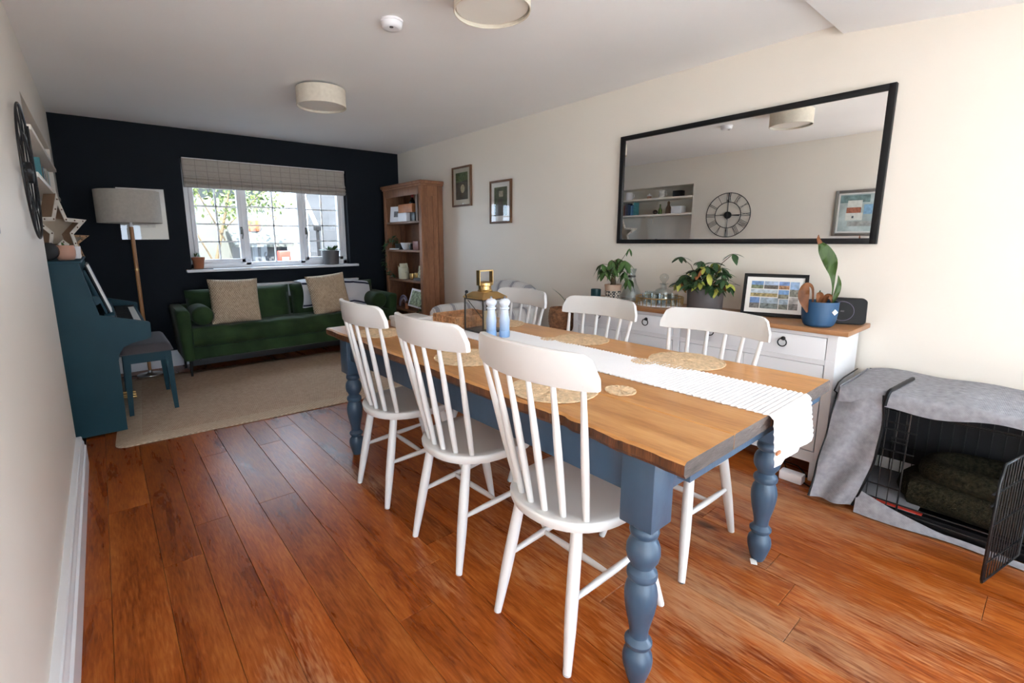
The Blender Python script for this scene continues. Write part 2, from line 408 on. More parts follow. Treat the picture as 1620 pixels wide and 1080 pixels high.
def thing(name, label, cat, loc, group=None):
    o = bpy.data.objects.new(name, None); COL.objects.link(o); o.location = loc; o.empty_display_size = .1
    return tag(o, label, cat, group)

def struct(o):
    o['kind'] = 'structure'; return o

def dup(root, loc, rotz, label, group=None):
    r = root.copy(); COL.objects.link(r); r.location = loc; r.rotation_euler = (0, 0, rotz); r['label'] = label
    if group: r['group'] = group
    for ch in list(root.children):
        c = ch.copy(); COL.objects.link(c); c.parent = r
        for g in list(ch.children):
            d = g.copy(); COL.objects.link(d); d.parent = c
    return r

def link_copy(o, parent, loc=None, rot=None, scale=None):
    c = o.copy(); COL.objects.link(c); c.parent = parent
    if loc is not None: c.location = loc
    if rot is not None: c.rotation_euler = rot
    if scale is not None: c.scale = scale
    return c

# ------------------------------------------------------------------ the room shell
fl = MB().box(XL-.35, W+.15, .93, D+.3, -.06, -.018).box(XE-.1, W+.15, YF-.1, .93, -.06, -.018).build('floor', M['leg_dark']); struct(fl)
MB().box(XE, XL+.02, -.75, .93, -.018, 0).build('plank', M['floor'], fl, smooth=0)
for i in range(12):
    for j in range(8):
        MB().box(XE+i*.62, XE+i*.62+.617, YF+j*.58125, YF+j*.58125+.578, -.018, 0).build('tile', M['pale_tile'], fl, smooth=0)  # out-of-view pale flooring, added as a bounce surface for daylight
x = XL+.02
row = 0
random.seed(11)
while x < W-.005:
    w = .098 if row == 0 else random.choice((.14, .155, .165, .175))
    if x+w > W-.06: w = W-x
    y = -.75 - random.uniform(0, 1.6)
    while y < D:
        ln = random.uniform(1.1, 2.4)
        a, b = max(y, -.75), min(y+ln, D)
        if b-a > .05:
            dz = random.uniform(-.0004, .0004)
            MB().box(x+.0005, x+w-.0005, a+.0006, b-.0006, -.018, dz, bev=.0014, seg=1).build('plank', M['floor'], fl, smooth=0)
        y += ln
    x += w; row += 1

mb = MB()                                                   # left wall with an alcove from floor to shelf height
A0, A1, AZ, AX = 3.50, 5.48, 2.045, -.33
mb.box(XL-.14, XL, .93, A0, 0, H+.1); mb.box(XE-.14, XL-.14, .93, 1.07, 0, H+.1); mb.box(XE-.14, XE, YF, .93, 0, H+.1)
mb.box(XL-.14, XL, A1, D+.28, 0, H+.1)
mb.box(XL-.14, XL, A0, A1, AZ, H+.1)
mb.box(AX-.1, AX, A0-.1, A1+.1, 0, AZ+.1)
mb.box(AX, XL-.14, A0-.1, A0, 0, AZ+.05); mb.box(AX, XL-.14, A1, A1+.1, 0, AZ+.05); mb.box(AX, XL-.14, A0, A1, AZ, AZ+.08)
wl = struct(mb.build('wall_left', M['cream_wall'], smooth=0))
struct(MB().box(W, W+.15, -.6, D+.28, 0, H+.1).box(W, W+.15, YF, -2.7, 0, H+.1).box(W, W+.15, -2.7, -.6, 2.1, H+.1).build('wall_right', M['cream_wall'], smooth=0))
WX0, WX1, WZ0, WZ1 = .94, 2.68, .995, 2.128                  # window opening
mb = MB()
mb.box(XL-.14, WX0, D, D+.28, 0, H+.1); mb.box(WX1, W+.15, D, D+.28, 0, H+.1)
mb.box(WX0, WX1, D, D+.28, 0, WZ0-.03); mb.box(WX0, WX1, D, D+.28, WZ1, H+.1)
struct(mb.build('wall_back', M['navy_wall'], smooth=0))
mb = MB().box(XL-.1, W+.1, .93, D+.28, H, H+.12)
struct(mb.build('ceiling', M['ceiling_white'], smooth=0))
# lower sloping ceiling of the extension: starts 5 cm below the room ceiling and falls gently
mb = MB()
mb.rings([[Vector((XE-.1, .93, 2.352)), Vector((XE-.1, .93, H+.12)), Vector((XE-.1, -.85, H+.12)), Vector((XE-.1, -.85, 2.13))],
          [Vector((W+.1, .93, 2.352)), Vector((W+.1, .93, H+.12)), Vector((W+.1, -.85, H+.12)), Vector((W+.1, -.85, 2.13))]])
mb.box(XE-.1, W+.1, YF-.1, -3.72, 2.13, H+.12); mb.box(XE-.1, W+.1, -2.68, -.85, 2.13, H+.12)
mb.box(XE-.1, -2.3, -3.72, -2.68, 2.13, H+.12); mb.box(.7, W+.1, -3.72, -2.68, 2.13, H+.12)
struct(mb.build('ceiling.001', M['ceiling_white'], smooth=0))
mb = MB().box(XE-.1, XE+.05, YF-.1, YF, 0, H+.1).box(W-.05, W+.1, YF-.1, YF, 0, H+.1).box(XE, W, YF-.1, YF, 2.13, H+.1).box(1.2, W, YF-.1, YF, 0, 2.13)
struct(mb.build('wall_front', M['cream_wall'], smooth=0))
mb = MB()
for k in range(7):
    xx = XE+.08+k*(W-.16-XE)/6
    mb.box(xx-.03, xx+.03, YF-.06, YF-.01, 0, 2.13)
mb.box(XE+.05, W-.05, YF-.06, YF-.01, 0, .08).box(XE+.05, W-.05, YF-.06, YF-.01, 2.07, 2.13)
struct(mb.build('door_1', M['upvc'], smooth=0))

mb = MB()
for yy in (-2.68, -1.65, -.62): mb.box(W+.04, W+.10, yy-.03, yy+.03, 0, 2.1)
mb.box(W+.04, W+.10, -2.7, -.6, 0, .06).box(W+.04, W+.10, -2.7, -.6, 2.04, 2.1)
struct(mb.build('door_2', M['upvc'], smooth=0))
M['patio_pale'] = mat('patio_pale', (.36, .35, .33), .9, bump=.2, bscale=9)
struct(MB().box(-16, 18, -18, YF-.1, -.2, -.06).box(W+.15, 18, YF-.1, D, -.2, -.06).box(-16, XE-.14, YF-.1, 16, -.2, -.06).build('ground.001', M['patio_pale'], smooth=0))

def skirting(name, pts, h=.172, t=.04):
    """moulded skirting between two points; inner normal given by third"""
    (x0, y0), (x1, y1), (nx, ny) = pts
    prof = [(0, 0), (t, 0), (t, h*.66), (t*.80, h*.70), (t*.80, h*.80), (t*.66, h*.88), (t*.64, h*.97), (t*.52, h), (0, h)]
    A = [Vector((x0+nx*u, y0+ny*u, v)) for u, v in prof]; B = [Vector((x1+nx*u, y1+ny*u, v)) for u, v in prof]
    return struct(MB().rings([A, B]).build(name, M['white_gloss'], smooth=0))
skirting('baseboard_left', ((XL, .93), (XL, A0), (1, 0)))
skirting('baseboard_back', ((XL, D), (W, D), (0, -1)), .165, .022)
skirting('baseboard_right', ((W, -.6), (W, D-.03), (-1, 0)), .165, .022)

# ------------------------------------------------------------------ window
YW = D+.10
mb = MB()
fr = .055
mb.box(WX0, WX0+fr, YW, YW+.07, WZ0, WZ1, .006).box(WX1-fr, WX1, YW, YW+.07, WZ0, WZ1, .006)
mb.box(WX0, WX1, YW, YW+.07, WZ0, WZ0+fr, .006).box(WX0, WX1, YW, YW+.07, WZ1-fr, WZ1, .006)
MU = (1.515, 2.125)
for mx in MU: mb.box(mx-.030, mx+.030, YW, YW+.07, WZ0+.02, WZ1-.02, .006)
win = struct(mb.build('window_1', M['upvc']))
bays = ((WX0+fr, MU[0]-.03, True), (MU[0]+.03, MU[1]-.03, False), (MU[1]+.03, WX1-fr, True))
for a, b, sash in bays:
    z0, z1 = WZ0+fr, WZ1-fr
    if sash:
        s = .042
        mb = MB().box(a, a+s, YW-.012, YW+.05, z0, z1, .005).box(b-s, b, YW-.012, YW+.05, z0, z1, .005)
        mb.box(a, b, YW-.012, YW+.05, z0, z0+s, .005).box(a, b, YW-.012, YW+.05, z1-s, z1, .005)
        so = mb.build('sash', M['upvc'], win)
        a, b, z0, z1 = a+s, b-s, z0+s, z1-s
        par = so
        hx = b+s*.5 if a < 1.5 else a-s*.5
        mb = MB().box(hx-.012, hx+.012, YW-.028, YW-.010, 1.36, 1.44, .005)
        mb.tube([(hx, YW-.03, 1.425), (hx+.004, YW-.05, 1.41), (hx+.006, YW-.052, 1.36), (hx-.002, YW-.047, 1.31)], (.008, .006))
        h = mb.build('window_handle', M['pewter'], so); h['label'] = 'curled pewter casement handle'
    else:
        par = win
    MB().box(a, b, YW+.022, YW+.027, z0, z1).build('pane', M['pane'], par, smooth=0)
    mb = MB().box((a+b)/2-.008, (a+b)/2+.008, YW+.014, YW+.035, z0, z1)
    n = 5
    for k in range(1, n): mb.box(a, b, YW+.014, YW+.035, z0+(z1-z0)*k/n-.007, z0+(z1-z0)*k/n+.007)
    mb.build('glazing_bar', M['upvc'], par, smooth=0)
MB().box(.885, 2.765, D-.07, YW+.01, WZ0-.03, WZ0, .006).build('window_sill', M['white_gloss'], win)

# roman blind
t = thing('roman_blind', 'checked beige roman blind pulled half up across the top of the window', 'blind', (1.8, D+.03, 1.83))
prof = [(D+.012, 2.12), (D+.010, 2.0), (D+.006, 1.955), (D-.012, 1.935), (D-.014, 1.925), (D+.004, 1.915), (D-.016, 1.900), (D-.020, 1.885), (D-.002, 1.875), (D-.018, 1.862), (D-.012, 1.845), (D+.0, 1.835)]
back = [(D+.05, 1.835), (D+.05, 2.12)]
pp = prof+back
MB().rings([[Vector((.955, y, z)) for y, z in pp], [Vector((2.66, y, z)) for y, z in pp]]).build('blind_cloth', M['blind'], t, smooth=50)
MB().box(.955, 2.665, D+.012, D+.05, 2.10, 2.126).build('head_rail', M['upvc'], t)

# ------------------------------------------------------------------ outdoors, seen through the window
struct(MB().box(-4, 9, D+.3, 16, -.2, -.05).build('ground', mat('patio', (.09, .088, .085), .9, bump=.3, bscale=9), smooth=0))
M['fence'] = wood('fence_grey', [(.032, .035, .040), (.055, .058, .064)], 'X', 6, rough=(.7, .9), rnd=.12)
t = thing('board_fence', 'weathered grey horizontal board fence outside the right of the window', 'fence', (4.3, 8.6, -.05))
for k in range(13):
    z = -.03+k*.185
    MB().obox((4.35, 8.6-.01*(k % 2), z+.10), (2.6, .028, .205), Euler((.10, 0, .16))).build('board', M['fence'], t, smooth=0)
for xx in (3.3, 4.55): MB().box(xx-.045, xx+.045, 8.55+(xx-4.35)*.16+.05, 8.64+(xx-4.35)*.16+.05, -.05, 2.3).build('fence_post', M['fence'], t, smooth=0)
t = thing('drainpipe', 'black rainwater pipe with a slanting white offset in front of the fence', 'drainpipe', (2.86, 7.4, -.05))
MB().tube([(2.88, 7.4, -.05), (2.86, 7.4, 1.48)], .028, 10).build('black_pipe', M['black'], t)
MB().tube([(2.86, 7.4, 1.48), (2.83, 7.4, 1.56), (2.55, 7.4, 2.25)], .030, 10).build('white_pipe', M['upvc'], t)
MB().box(2.81, 2.91, 7.35, 7.44, 1.44, 1.52, .01).build('pipe_bracket', M['black'], t)
M['render_wall'] = mat('rendered_wall', (.075, .080, .072), .9, bump=.1, var=.04)
t = thing('neighbour_house', 'pale rendered neighbouring house across the yard', 'house', (1.2, 11.5, -.05))
MB().box(-1.5, 3.1, 11.3, 12.2, -.05, 2.6).build('house_wall', M['render_wall'], t, smooth=0)
MB().rings([[Vector((-1.8, 11.0, 2.55)), Vector((-1.8, 12.5, 2.55)), Vector((-1.8, 12.5, 3.3))], [Vector((3.3, 11.0, 2.55)), Vector((3.3, 12.5, 2.55)), Vector((3.3, 12.5, 3.3))]]).build('roof', mat('slate', (.10, .11, .13), .7), t, smooth=0)
t = thing('garden_shed', 'low grey shed with a pale lean-to roof beyond the middle pane', 'shed', (2.75, 10.5, -.05))
for k in range(7):
    MB().box(2.35+.13*k, 2.35+.13*k+.122, 10.3, 10.33, -.05, 1.18).build('shed_board', M['fence'], t, smooth=0)
MB().box(2.35, 3.25, 10.33, 11.0, -.05, 1.18).build('shed_body', M['fence'], t, smooth=0)
MB().rings([[Vector((2.25, 10.15, 1.17)), Vector((2.25, 10.15, 1.22)), Vector((2.25, 11.1, 1.75)), Vector((2.25, 11.1, 1.69))], [Vector((3.35, 10.15, 1.17)), Vector((3.35, 10.15, 1.22)), Vector((3.35, 11.1, 1.75)), Vector((3.35, 11.1, 1.69))]]).build('shed_roof', M['render_wall'], t, smooth=0)
tag(MB().box(2.42, 2.60, 7.93, 8.07, .86, 1.13, .02).box(2.46, 2.56, 7.925, 7.94, .96, 1.03, mi=1).build('tin_box', [mat('red_paint', (.40, .03, .018), .5), M['upvc']]), 'red tin with a white panel outside the middle pane', 'box')
tag(MB().box(2.35, 2.70, 7.9, 8.15, -.05, .86, .01).build('garden_bench_end', M['fence']), 'grey wooden plinth under the red tin outdoors', 'plinth')
tag(MB().lathe([(.10, 0), (.13, .05), (.15, .22), (.13, .22), (.1, .06)], (2.72, 10.65, 1.48), 14).build('flower_pot', mat('orange_clay', (.40, .11, .03), .7)), 'orange pot on the shed roof outside the window', 'pot')
# tree with a stem, branches and small leaves
t = thing('leafy_tree', 'light green leafy tree over the yard beyond the window', 'tree', (1.7, 9.6, -.05))
mb = MB().tube([(1.75, 9.8, -.05), (1.8, 9.75, .8), (2.0, 9.7, 1.6), (2.15, 9.6, 2.3)], (.04, .015), 8)
for a, b in (((1.8, 9.75, .9), (1.2, 9.5, 2.2)), ((2.0, 9.7, 1.5), (2.7, 9.6, 2.2)), ((2.0, 9.7, 1.3), (1.5, 9.6, 2.4))): mb.tube([a, b], (.015, .006), 6)
mb.build('trunk', M['stem'], t)
random.seed(5)
mb = MB()
for k in range(900):
    cl = random.choice(((1.35, 9.5, 2.15, .42), (1.9, 9.6, 2.2, .5), (2.5, 9.6, 2.15, .45), (1.15, 9.5, 1.75, .3), (2.2, 9.6, 1.85, .35), (2.75, 9.5, 1.95, .3)))
    c = Vector((cl[0]+random.gauss(0, cl[3]*.55), cl[1]+random.gauss(0, .25), cl[2]+random.gauss(0, cl[3]*.45)))
    r = Euler((random.uniform(0, PI), random.uniform(0, PI), random.uniform(0, PI))).to_matrix()
    s = random.uniform(.03, .055)
    vs = [mb.bm.verts.new(c+r @ Vector(p)) for p in ((-s, 0, 0), (0, -s*.6, .006), (s, 0, 0), (0, s*.6, .006))]
    mb.bm.faces.new(vs)
lv = mb.build('foliage', mat('tree_leaf', (.07, .10, .022), .6, var=.4, vscale=3), t, smooth=0); lv['kind'] = 'stuff'

# ------------------------------------------------------------------ dining table
TX0, TX1, TY0, TY1, TZ = 1.204, 2.228, .505, 2.747, .7726
t = thing('dining_table', 'long farmhouse dining table with pine plank top and blue turned legs', 'table', ((TX0+TX1)/2, (TY0+TY1)/2, 0))
xs = [TX0, 1.455, 1.70, 1.962, TX1]
random.seed(3)
for k in range(4):
    a, b = xs[k]+(.0012 if k else 0), xs[k+1]-(.0012 if k < 3 else 0)
    mb = MB()
    R = []
    N = 140
    for i in range(N+1):
        y = TY0+(TY1-TY0)*i/N
        xa, xb = a, b
        wob = 0
        if k == 0:
            wob = .0025*math.sin(y*9)+.002*math.sin(y*31+1)+random.uniform(-.0012, .0012)
            d = (y-.90)/.028
            wob += .016*math.exp(-d*d)+.007*math.exp(-((y-.80)/.05)**2)+random.uniform(-.0025, .0025)*(abs(y-.85) < .2)
        if k == 3: wob = -.003*math.sin(y*7)
        if k == 0: xa = a+wob
        if k == 3: xb = b+wob
        e = .007 if k == 0 else .004; e2 = .007 if k == 3 else .004
        zb = TZ-.043
        R.append([Vector((xa+.006*(k == 0)+.5*e, y, zb)), Vector((xa, y, zb+.012)), Vector((xa, y, TZ-e)), Vector((xa+e*1.3, y, TZ)),
                  Vector((xb-e2, y, TZ)), Vector((xb, y, TZ-e2)), Vector((xb, y, zb+.003)), Vector((xb-.003, y, zb))])
    mb.rings(R)
    for f in mb.bm.faces:
        n = f.normal if f.normal.length else None
    mb.bm.normal_update()
    bmesh.ops.recalc_face_normals(mb.bm, faces=mb.bm.faces)
    for f in mb.bm.faces:
        f.material_index = 1 if abs(f.normal.y) > .8 else (2 if k == 0 and f.normal.x < -.5 and f.normal.z < .6 else 0)
    mb.build('tabletop_plank', [M['table_wood'], M['table_end'], M['table_edge']], t, smooth=30)
    # breadth of end grain shown as proud weathered blocks
LX0, LX1, LY0, LY1 = 1.295, 2.145, .655, 2.61
hz = TZ-.043
def apron(x0, x1, y0, y1, nm): MB().box(x0, x1, y0, y1, .595, hz, .003).build(nm, M['table_blue'], t)
apron(LX0-.030, LX0-.005, LY0+.03, LY1-.03, 'apron'); apron(LX1+.005, LX1+.030, LY0+.03, LY1-.03, 'apron')
apron(LX0+.03, LX1-.03, LY0-.03, LY0-.005, 'apron'); apron(LX0+.03, LX1-.03, LY1+.005, LY1+.03, 'apron')
MB().box(TX0+.05, TX1-.05, TY0+.012, TY0+.045, hz-.03, hz).build('end_batten', M['table_blue'], t)
prof = [(.022, .0), (.027, .012), (.034, .035), (.041, .060), (.043, .080), (.040, .098), (.030, .112), (.027, .118), (.034, .124), (.039, .132), (.039, .140), (.033, .147), (.026, .155),
        (.027, .175), (.032, .20), (.040, .235), (.045, .27), (.046, .295), (.042, .318), (.036, .332), (.034, .338), (.041, .345), (.043, .355), (.041, .364), (.033, .371), (.029, .378),
        (.034, .388), (.043, .402), (.047, .420), (.046, .440), (.040, .456), (.033, .465), (.031, .470), (.038, .476), (.041, .487), (.039, .497), (.034, .503)]
def leg_mesh():
    mb = MB().lathe(prof, (0, 0, 0), 28)
    mb.box(-.050, .050, -.050, .050, .515, hz, .004)
    mb.lathe([(.034, .502), (.049, .518)], (0, 0, 0), 28)
    return mb
leg = leg_mesh().build('leg', M['table_blue'])
del_loc = Vector((LX0, LY0, 0))-Vector(t.location)
# first leg is re-parented, the rest copied
leg.parent = t
leg.data.transform(Matrix.Translation(leg.location)); leg.location = del_loc
for lx, ly in ((LX1, LY0), (LX0, LY1), (LX1, LY1)):
    link_copy(leg, t, (lx-t.location.x, ly-t.location.y, 0))
tag(MB().obox((2.108, .655, .004), (.035, .022, .004), Euler((0, .05, .5))).build('folded_card', M['paper']), 'small folded card wedged under the front right table leg', 'card')

# ------------------------------------------------------------------ dining chairs
def make_chair():
    t = thing('dining_chair', 'white spindle back dining chair', 'chair', (0, 0, 0), 'white spindle chairs')
    out = []
    for k in range(40):                                   # seat outline, back rounded, front squarer
        a = 2*PI*k/40
        c, s = math.cos(a), math.sin(a)
        n = 2.3 if c < 0 else 3.6
        rr = (abs(c)**n+abs(s)**n)**(-1/n)
        out.append((.215*rr*c+.005, .208*rr*s*(1+.05*c)))
    zs = .465
    def ring(f, z): return [Vector((x*f, y*f, z)) for x, y in out]
    mb = MB().rings([ring(.86, zs-.036), ring(.965, zs-.034), ring(.985, zs-.026), ring(1, zs-.008), ring(.99, zs-.002), ring(.965, zs), ring(.80, zs-.003), ring(.55, zs-.010), ring(.2, zs-.013)])
    mb.build('seat', M['chair_white'], t, smooth=50)
    # crest rail, bowed in plan, rounded upper corners
    N = 28; hw = .238
    def cx(u): return -.262+.062*abs(u)**2
    R = []
    for i in range(N+1):
        u = -1+2*i/N
        y = u*hw
        e = max(0, (abs(u)-.80)/.20)
        top = .995-.060*(1-math.sqrt(max(0, 1-e*e)))-.006*abs(u)
        bot = .890+.003*e*e
        lean = lambda z: -(z-.890)*.10
        th = .010
        R.append([Vector((cx(u)-th+lean(bot), y, bot+.003)), Vector((cx(u)-th+lean(bot)+.003, y, bot)), Vector((cx(u)+th+lean(bot)-.003, y, bot)), Vector((cx(u)+th+lean(bot), y, bot+.003)),
                  Vector((cx(u)+th+lean(top), y, top-.004)), Vector((cx(u)+th-.004+lean(top), y, top)), Vector((cx(u)-th+.004+lean(top), y, top)), Vector((cx(u)-th+lean(top), y, top-.004))])
    MB().rings(R).build('crest_rail', M['chair_white'], t, smooth=40)
    for k in range(6):
        u = -1+2*k/5
        b = Vector((-.172+.052*u*u, u*.150, zs-.008)); p = Vector((cx(u*.83)-.001, u*.205, .907))
        f = lambda tt: .0075+.0048*math.sin(PI*min(1, max(0, .15+.9*tt)))
        MB().tube([b.lerp(p, q/8) for q in range(9)], f, 10).build('spindle', M['chair_white'], t, smooth=60)
    feet = {}
    for sx, sy in ((-1, -1), (-1, 1), (1, -1), (1, 1)):
        top = Vector((-.125 if sx < 0 else .135, sy*.120, zs-.03)); ft = Vector((-.200 if sx < 0 else .270, sy*(.160 if sx < 0 else .185), 0))
        feet[(sx, sy)] = (top, ft)
        f = lambda tt: .0155+.0045*math.sin(PI*(.15+.75*tt))-.004*max(0, tt-.6)/.4
        lg = MB().tube([top.lerp(ft, q/8) for q in range(9)], f, 12).build('leg', M['chair_white'], t, smooth=60)
        MB().lathe([(.0115, 0), (.0125, .006)], tuple(ft), 12).build('foot_pad', M['grey_pot'], lg)
    def at(k, z):
        top, ft = feet[k]; return top.lerp(ft, (top.z-z)/top.z)
    mids = []
    sf = lambda tt: .0078+.0042*math.sin(PI*tt)
    for sy in (-1, 1):
        a, b = at((-1, sy), .215), at((1, sy), .235)
        MB().tube([a.lerp(b, q/6) for q in range(7)], sf, 10).build('side_stretcher', M['chair_white'], t, smooth=60)
        mids.append(a.lerp(b, .48))
    MB().tube([mids[0].lerp(mids[1], q/6) for q in range(7)], sf, 10).build('cross_stretcher', M['chair_white'], t, smooth=60)
    return t
ch = make_chair()
spots = [(1.350, .955, 0.0, 'white spindle chair nearest the camera, back towards us, beside the front left blue table leg'),
         (1.350, 1.515, .02, 'middle white spindle chair of the three with their backs towards the rug side'),
         (1.355, 2.105, -.01, 'white spindle chair at the far left of the table, nearest the green sofa'),
         (2.050, .965, PI, 'white spindle chair across the table nearest the grey dog crate'),
         (2.060, 1.585, PI+.02, 'middle white spindle chair on the sideboard side of the table'),
         (2.065, 2.215, PI-.02, 'white spindle chair in front of the striped armchair')]
for i, (x, y, rz, lab) in enumerate(spots):
    if i == 0:
        ch.location = (x, y, 0); ch.rotation_euler.z = rz; ch['label'] = lab
    else: dup(ch, (x, y, 0), rz, lab).scale.z = 1.008 if x < 1.7 else .976
ch.scale.z = 1.008

# ------------------------------------------------------------------ on the table
def straw_disc(name, r, c, label, cat, group):
    mb = MB()
    seg = 64
    prof = []
    n = int(r/.0095)
    for k in range(n+1):
        q = r*k/n
        prof.append((max(q, .001), .0045+.0012*(k % 2)))
    R = []
    for q, z in prof:
        R.append([Vector((q*math.cos(2*PI*j/seg)*(1+.003*math.sin(j*2.1)*(q/r)), q*math.sin(2*PI*j/seg)*(1+.003*math.sin(j*2.1)*(q/r)), z+.0008*math.sin(j*1.57))) for j in range(seg)])
    R.append([Vector((r*1.012*math.cos(2*PI*j/seg), r*1.012*math.sin(2*PI*j/seg), .003)) for j in range(seg)])
    R.append([Vector((r*.99*math.cos(2*PI*j/seg), r*.99*math.sin(2*PI*j/seg), 0)) for j in range(seg)])
    mb.rings(R)
    o = mb.build(name, M['mat_straw'], smooth=0)
    o.location = c
    return tag(o, label, cat, group)
zt = TZ+.0006
g = 'round straw placemats'
straw_disc('placemat', .150, (2.075, .975, zt), 'round straw placemat nearest the dog crate, before the near right chair', 'placemat', g)
straw_disc('placemat', .138, (2.085, 1.545, zt), 'round straw placemat before the middle chair on the sideboard side', 'placemat', g)
straw_disc('placemat', .138, (2.085, 2.17, zt), 'round straw placemat right of the blue mills, at the far right of the table', 'placemat', g)
straw_disc('placemat', .150, (1.372, 1.075, zt), 'round straw placemat seen through the spindles of the nearest chair', 'placemat', g)
straw_disc('placemat', .150, (1.412, 1.620, zt), 'round straw placemat between the backs of the two nearest left chairs', 'placemat', g)
straw_disc('placemat', .140, (1.375, 2.385, zt), 'round straw placemat at the far left corner of the table', 'placemat', g)
g = 'small straw coasters'
straw_disc('coaster', .052, (1.528, .914, zt), 'small straw coaster alone on the near left of the white runner', 'coaster', g)
straw_disc('coaster', .050, (1.928, 1.083, zt), 'small straw coaster touching the placemat nearest the dog crate', 'coaster', g)
straw_disc('coaster', .044, (1.962, 1.659, zt), 'small straw coaster by the middle placemat on the sideboard side', 'coaster', g)

# ribbed runner: lies along the table and drops over the near end
mb = MB()
path = [(2.70, TZ)]
ys = 2.70
def rpath(s):
    L1 = 2.70-TY0+.004
    if s < L1: return Vector((0, 2.70-s, TZ+.0015)), Vector((0, 0, 1))
    s -= L1; r = .014; q = s/r
    if q < PI/2:
        return Vector((0, TY0-.004-r*math.sin(q), TZ+.0015-r+r*math.cos(q))), Vector((0, -math.sin(q), math.cos(q)))
    s -= r*PI/2
    return Vector((0, TY0-.004-r-.10*s, TZ+.0015-r-s)), Vector((0, -1, .1))
LT = 2.70-TY0+.155
ny = 300
R = []
for i in range(ny+1):
    s = LT*i/ny
    p, n = rpath(s)
    bumpz = .0016*(1-math.cos(i*PI*1.0)) if i % 2 else 0
    hang = max(0, s-(2.70-TY0))
    xa, xb = 1.664-.10*hang, 1.962+.12*hang
    e = .003*math.sin(i*2.1)
    row = []
    for j in range(9):
        x = xa-e+(xb-xa+2*e)*j/8
        sag = .010*hang/.15*math.sin(j*1.1+.6)
        row.append((Vector((x, p.y, p.z))+n*(bumpz+.0016)-Vector((0, abs(sag), 0)), Vector((x, p.y, p.z))-Vector((0, abs(sag), 0))))
    R.append([a for a, b in row]+[b for a, b in reversed(row)])
mb.rings(R)
rt = thing('table_runner', 'white ribbed table runner hanging over the near end of the table', 'runner', (1.81, 1.5, TZ))
mb.build('runner_cloth', M['runner'], rt, smooth=0)
MB().box(1.648, 1.675, TY0-.042, TY0-.037, .668, .677).build('label_tab', mat('tan_leather', (.40, .15, .06), .6), rt)['label'] = 'small tan leather tab'

# lantern
lx0, lx1, ly0, ly1 = 1.772, 1.938, 1.965, 2.135
zl = TZ+.004
t = thing('candle_lantern', 'tall brass and glass candle lantern on the white runner', 'lantern', (1.855, 2.05, zl))
mb = MB().box(lx0, lx1, ly0, ly1, zl, zl+.012, .002)
ztop = .965
for a in (lx0, lx1-.007):
    for b in (ly0, ly1-.007): mb.box(a, a+.007, b, b+.007, zl, ztop)
mb.box(lx0, lx1, ly0, ly0+.007, ztop-.008, ztop).box(lx0, lx1, ly1-.007, ly1, ztop-.008, ztop).box(lx0, lx0+.007, ly0, ly1, ztop-.008, ztop).box(lx1-.007, lx1, ly0, ly1, ztop-.008, ztop)
mb.build('frame', M['pewter'], t)
for (a, b, c, d) in ((lx0+.002, lx0+.004, ly0+.007, ly1-.007), (lx1-.004, lx1-.002, ly0+.007, ly1-.007), (lx0+.007, lx1-.007, ly0+.002, ly0+.004), (lx0+.007, lx1-.007, ly1-.004, ly1-.002)):
    MB().box(a, b, c, d, zl+.012, ztop-.008).build('pane', M['glass'], t, smooth=0)
c = Vector((1.855, 2.05, 0))
def sq(h, z): return [c+Vector((sx*h, sy*h, z)) for sx, sy in ((-1, -1), (1, -1), (1, 1), (-1, 1))]
MB().rings([sq(.087, ztop), sq(.089, ztop+.006), sq(.082, ztop+.012), sq(.050, ztop+.034), sq(.040, ztop+.036)]).build('roof', M['brass'], t, smooth=20)
MB().lathe([(.040, ztop+.034), (.042, ztop+.040), (.036, ztop+.046), (.036, ztop+.066), (.044, ztop+.070), (.044, ztop+.084), (.036, ztop+.088), (.010, ztop+.092)], (c.x, c.y, 0), 24).build('chimney', M['brass'], t)
hh = ztop+.15
MB().obox((c.x-.046, c.y, (ztop+.07+hh)/2), (.005, .030, hh-ztop-.07), Euler((0, 0, 0))).obox((c.x+.046, c.y, (ztop+.07+hh)/2), (.005, .030, hh-ztop-.07), Euler((0, 0, 0))).box(c.x-.0485, c.x+.0485, c.y-.015, c.y+.015, hh-.003, hh+.003).build('handle', M['brass'], t)
MB().tube([(lx0-.004, ly1-.03, ztop+.002), (lx0-.012, ly1-.03, ztop+.02), (lx0-.004, ly1-.03, ztop+.032)], .004, 8).sphere((lx0-.004, ly1-.03, ztop+.034), .010).build('latch', M['black_metal'], t)
MB().tube([(lx0+.004, ly0+.14, ztop-.012), (lx0+.004, ly0+.012, ztop-.10)], .0022, 6).build('strut', M['pewter'], t)
tag(MB().lathe([(.038, 0), (.038, .095), (.034, .098), (.008, .094)], (1.875, 2.035, zl+.0125), 24).build('pillar_candle', mat('wax', (.80, .72, .50), .5)), 'cream pillar candle standing inside the glass lantern', 'candle')

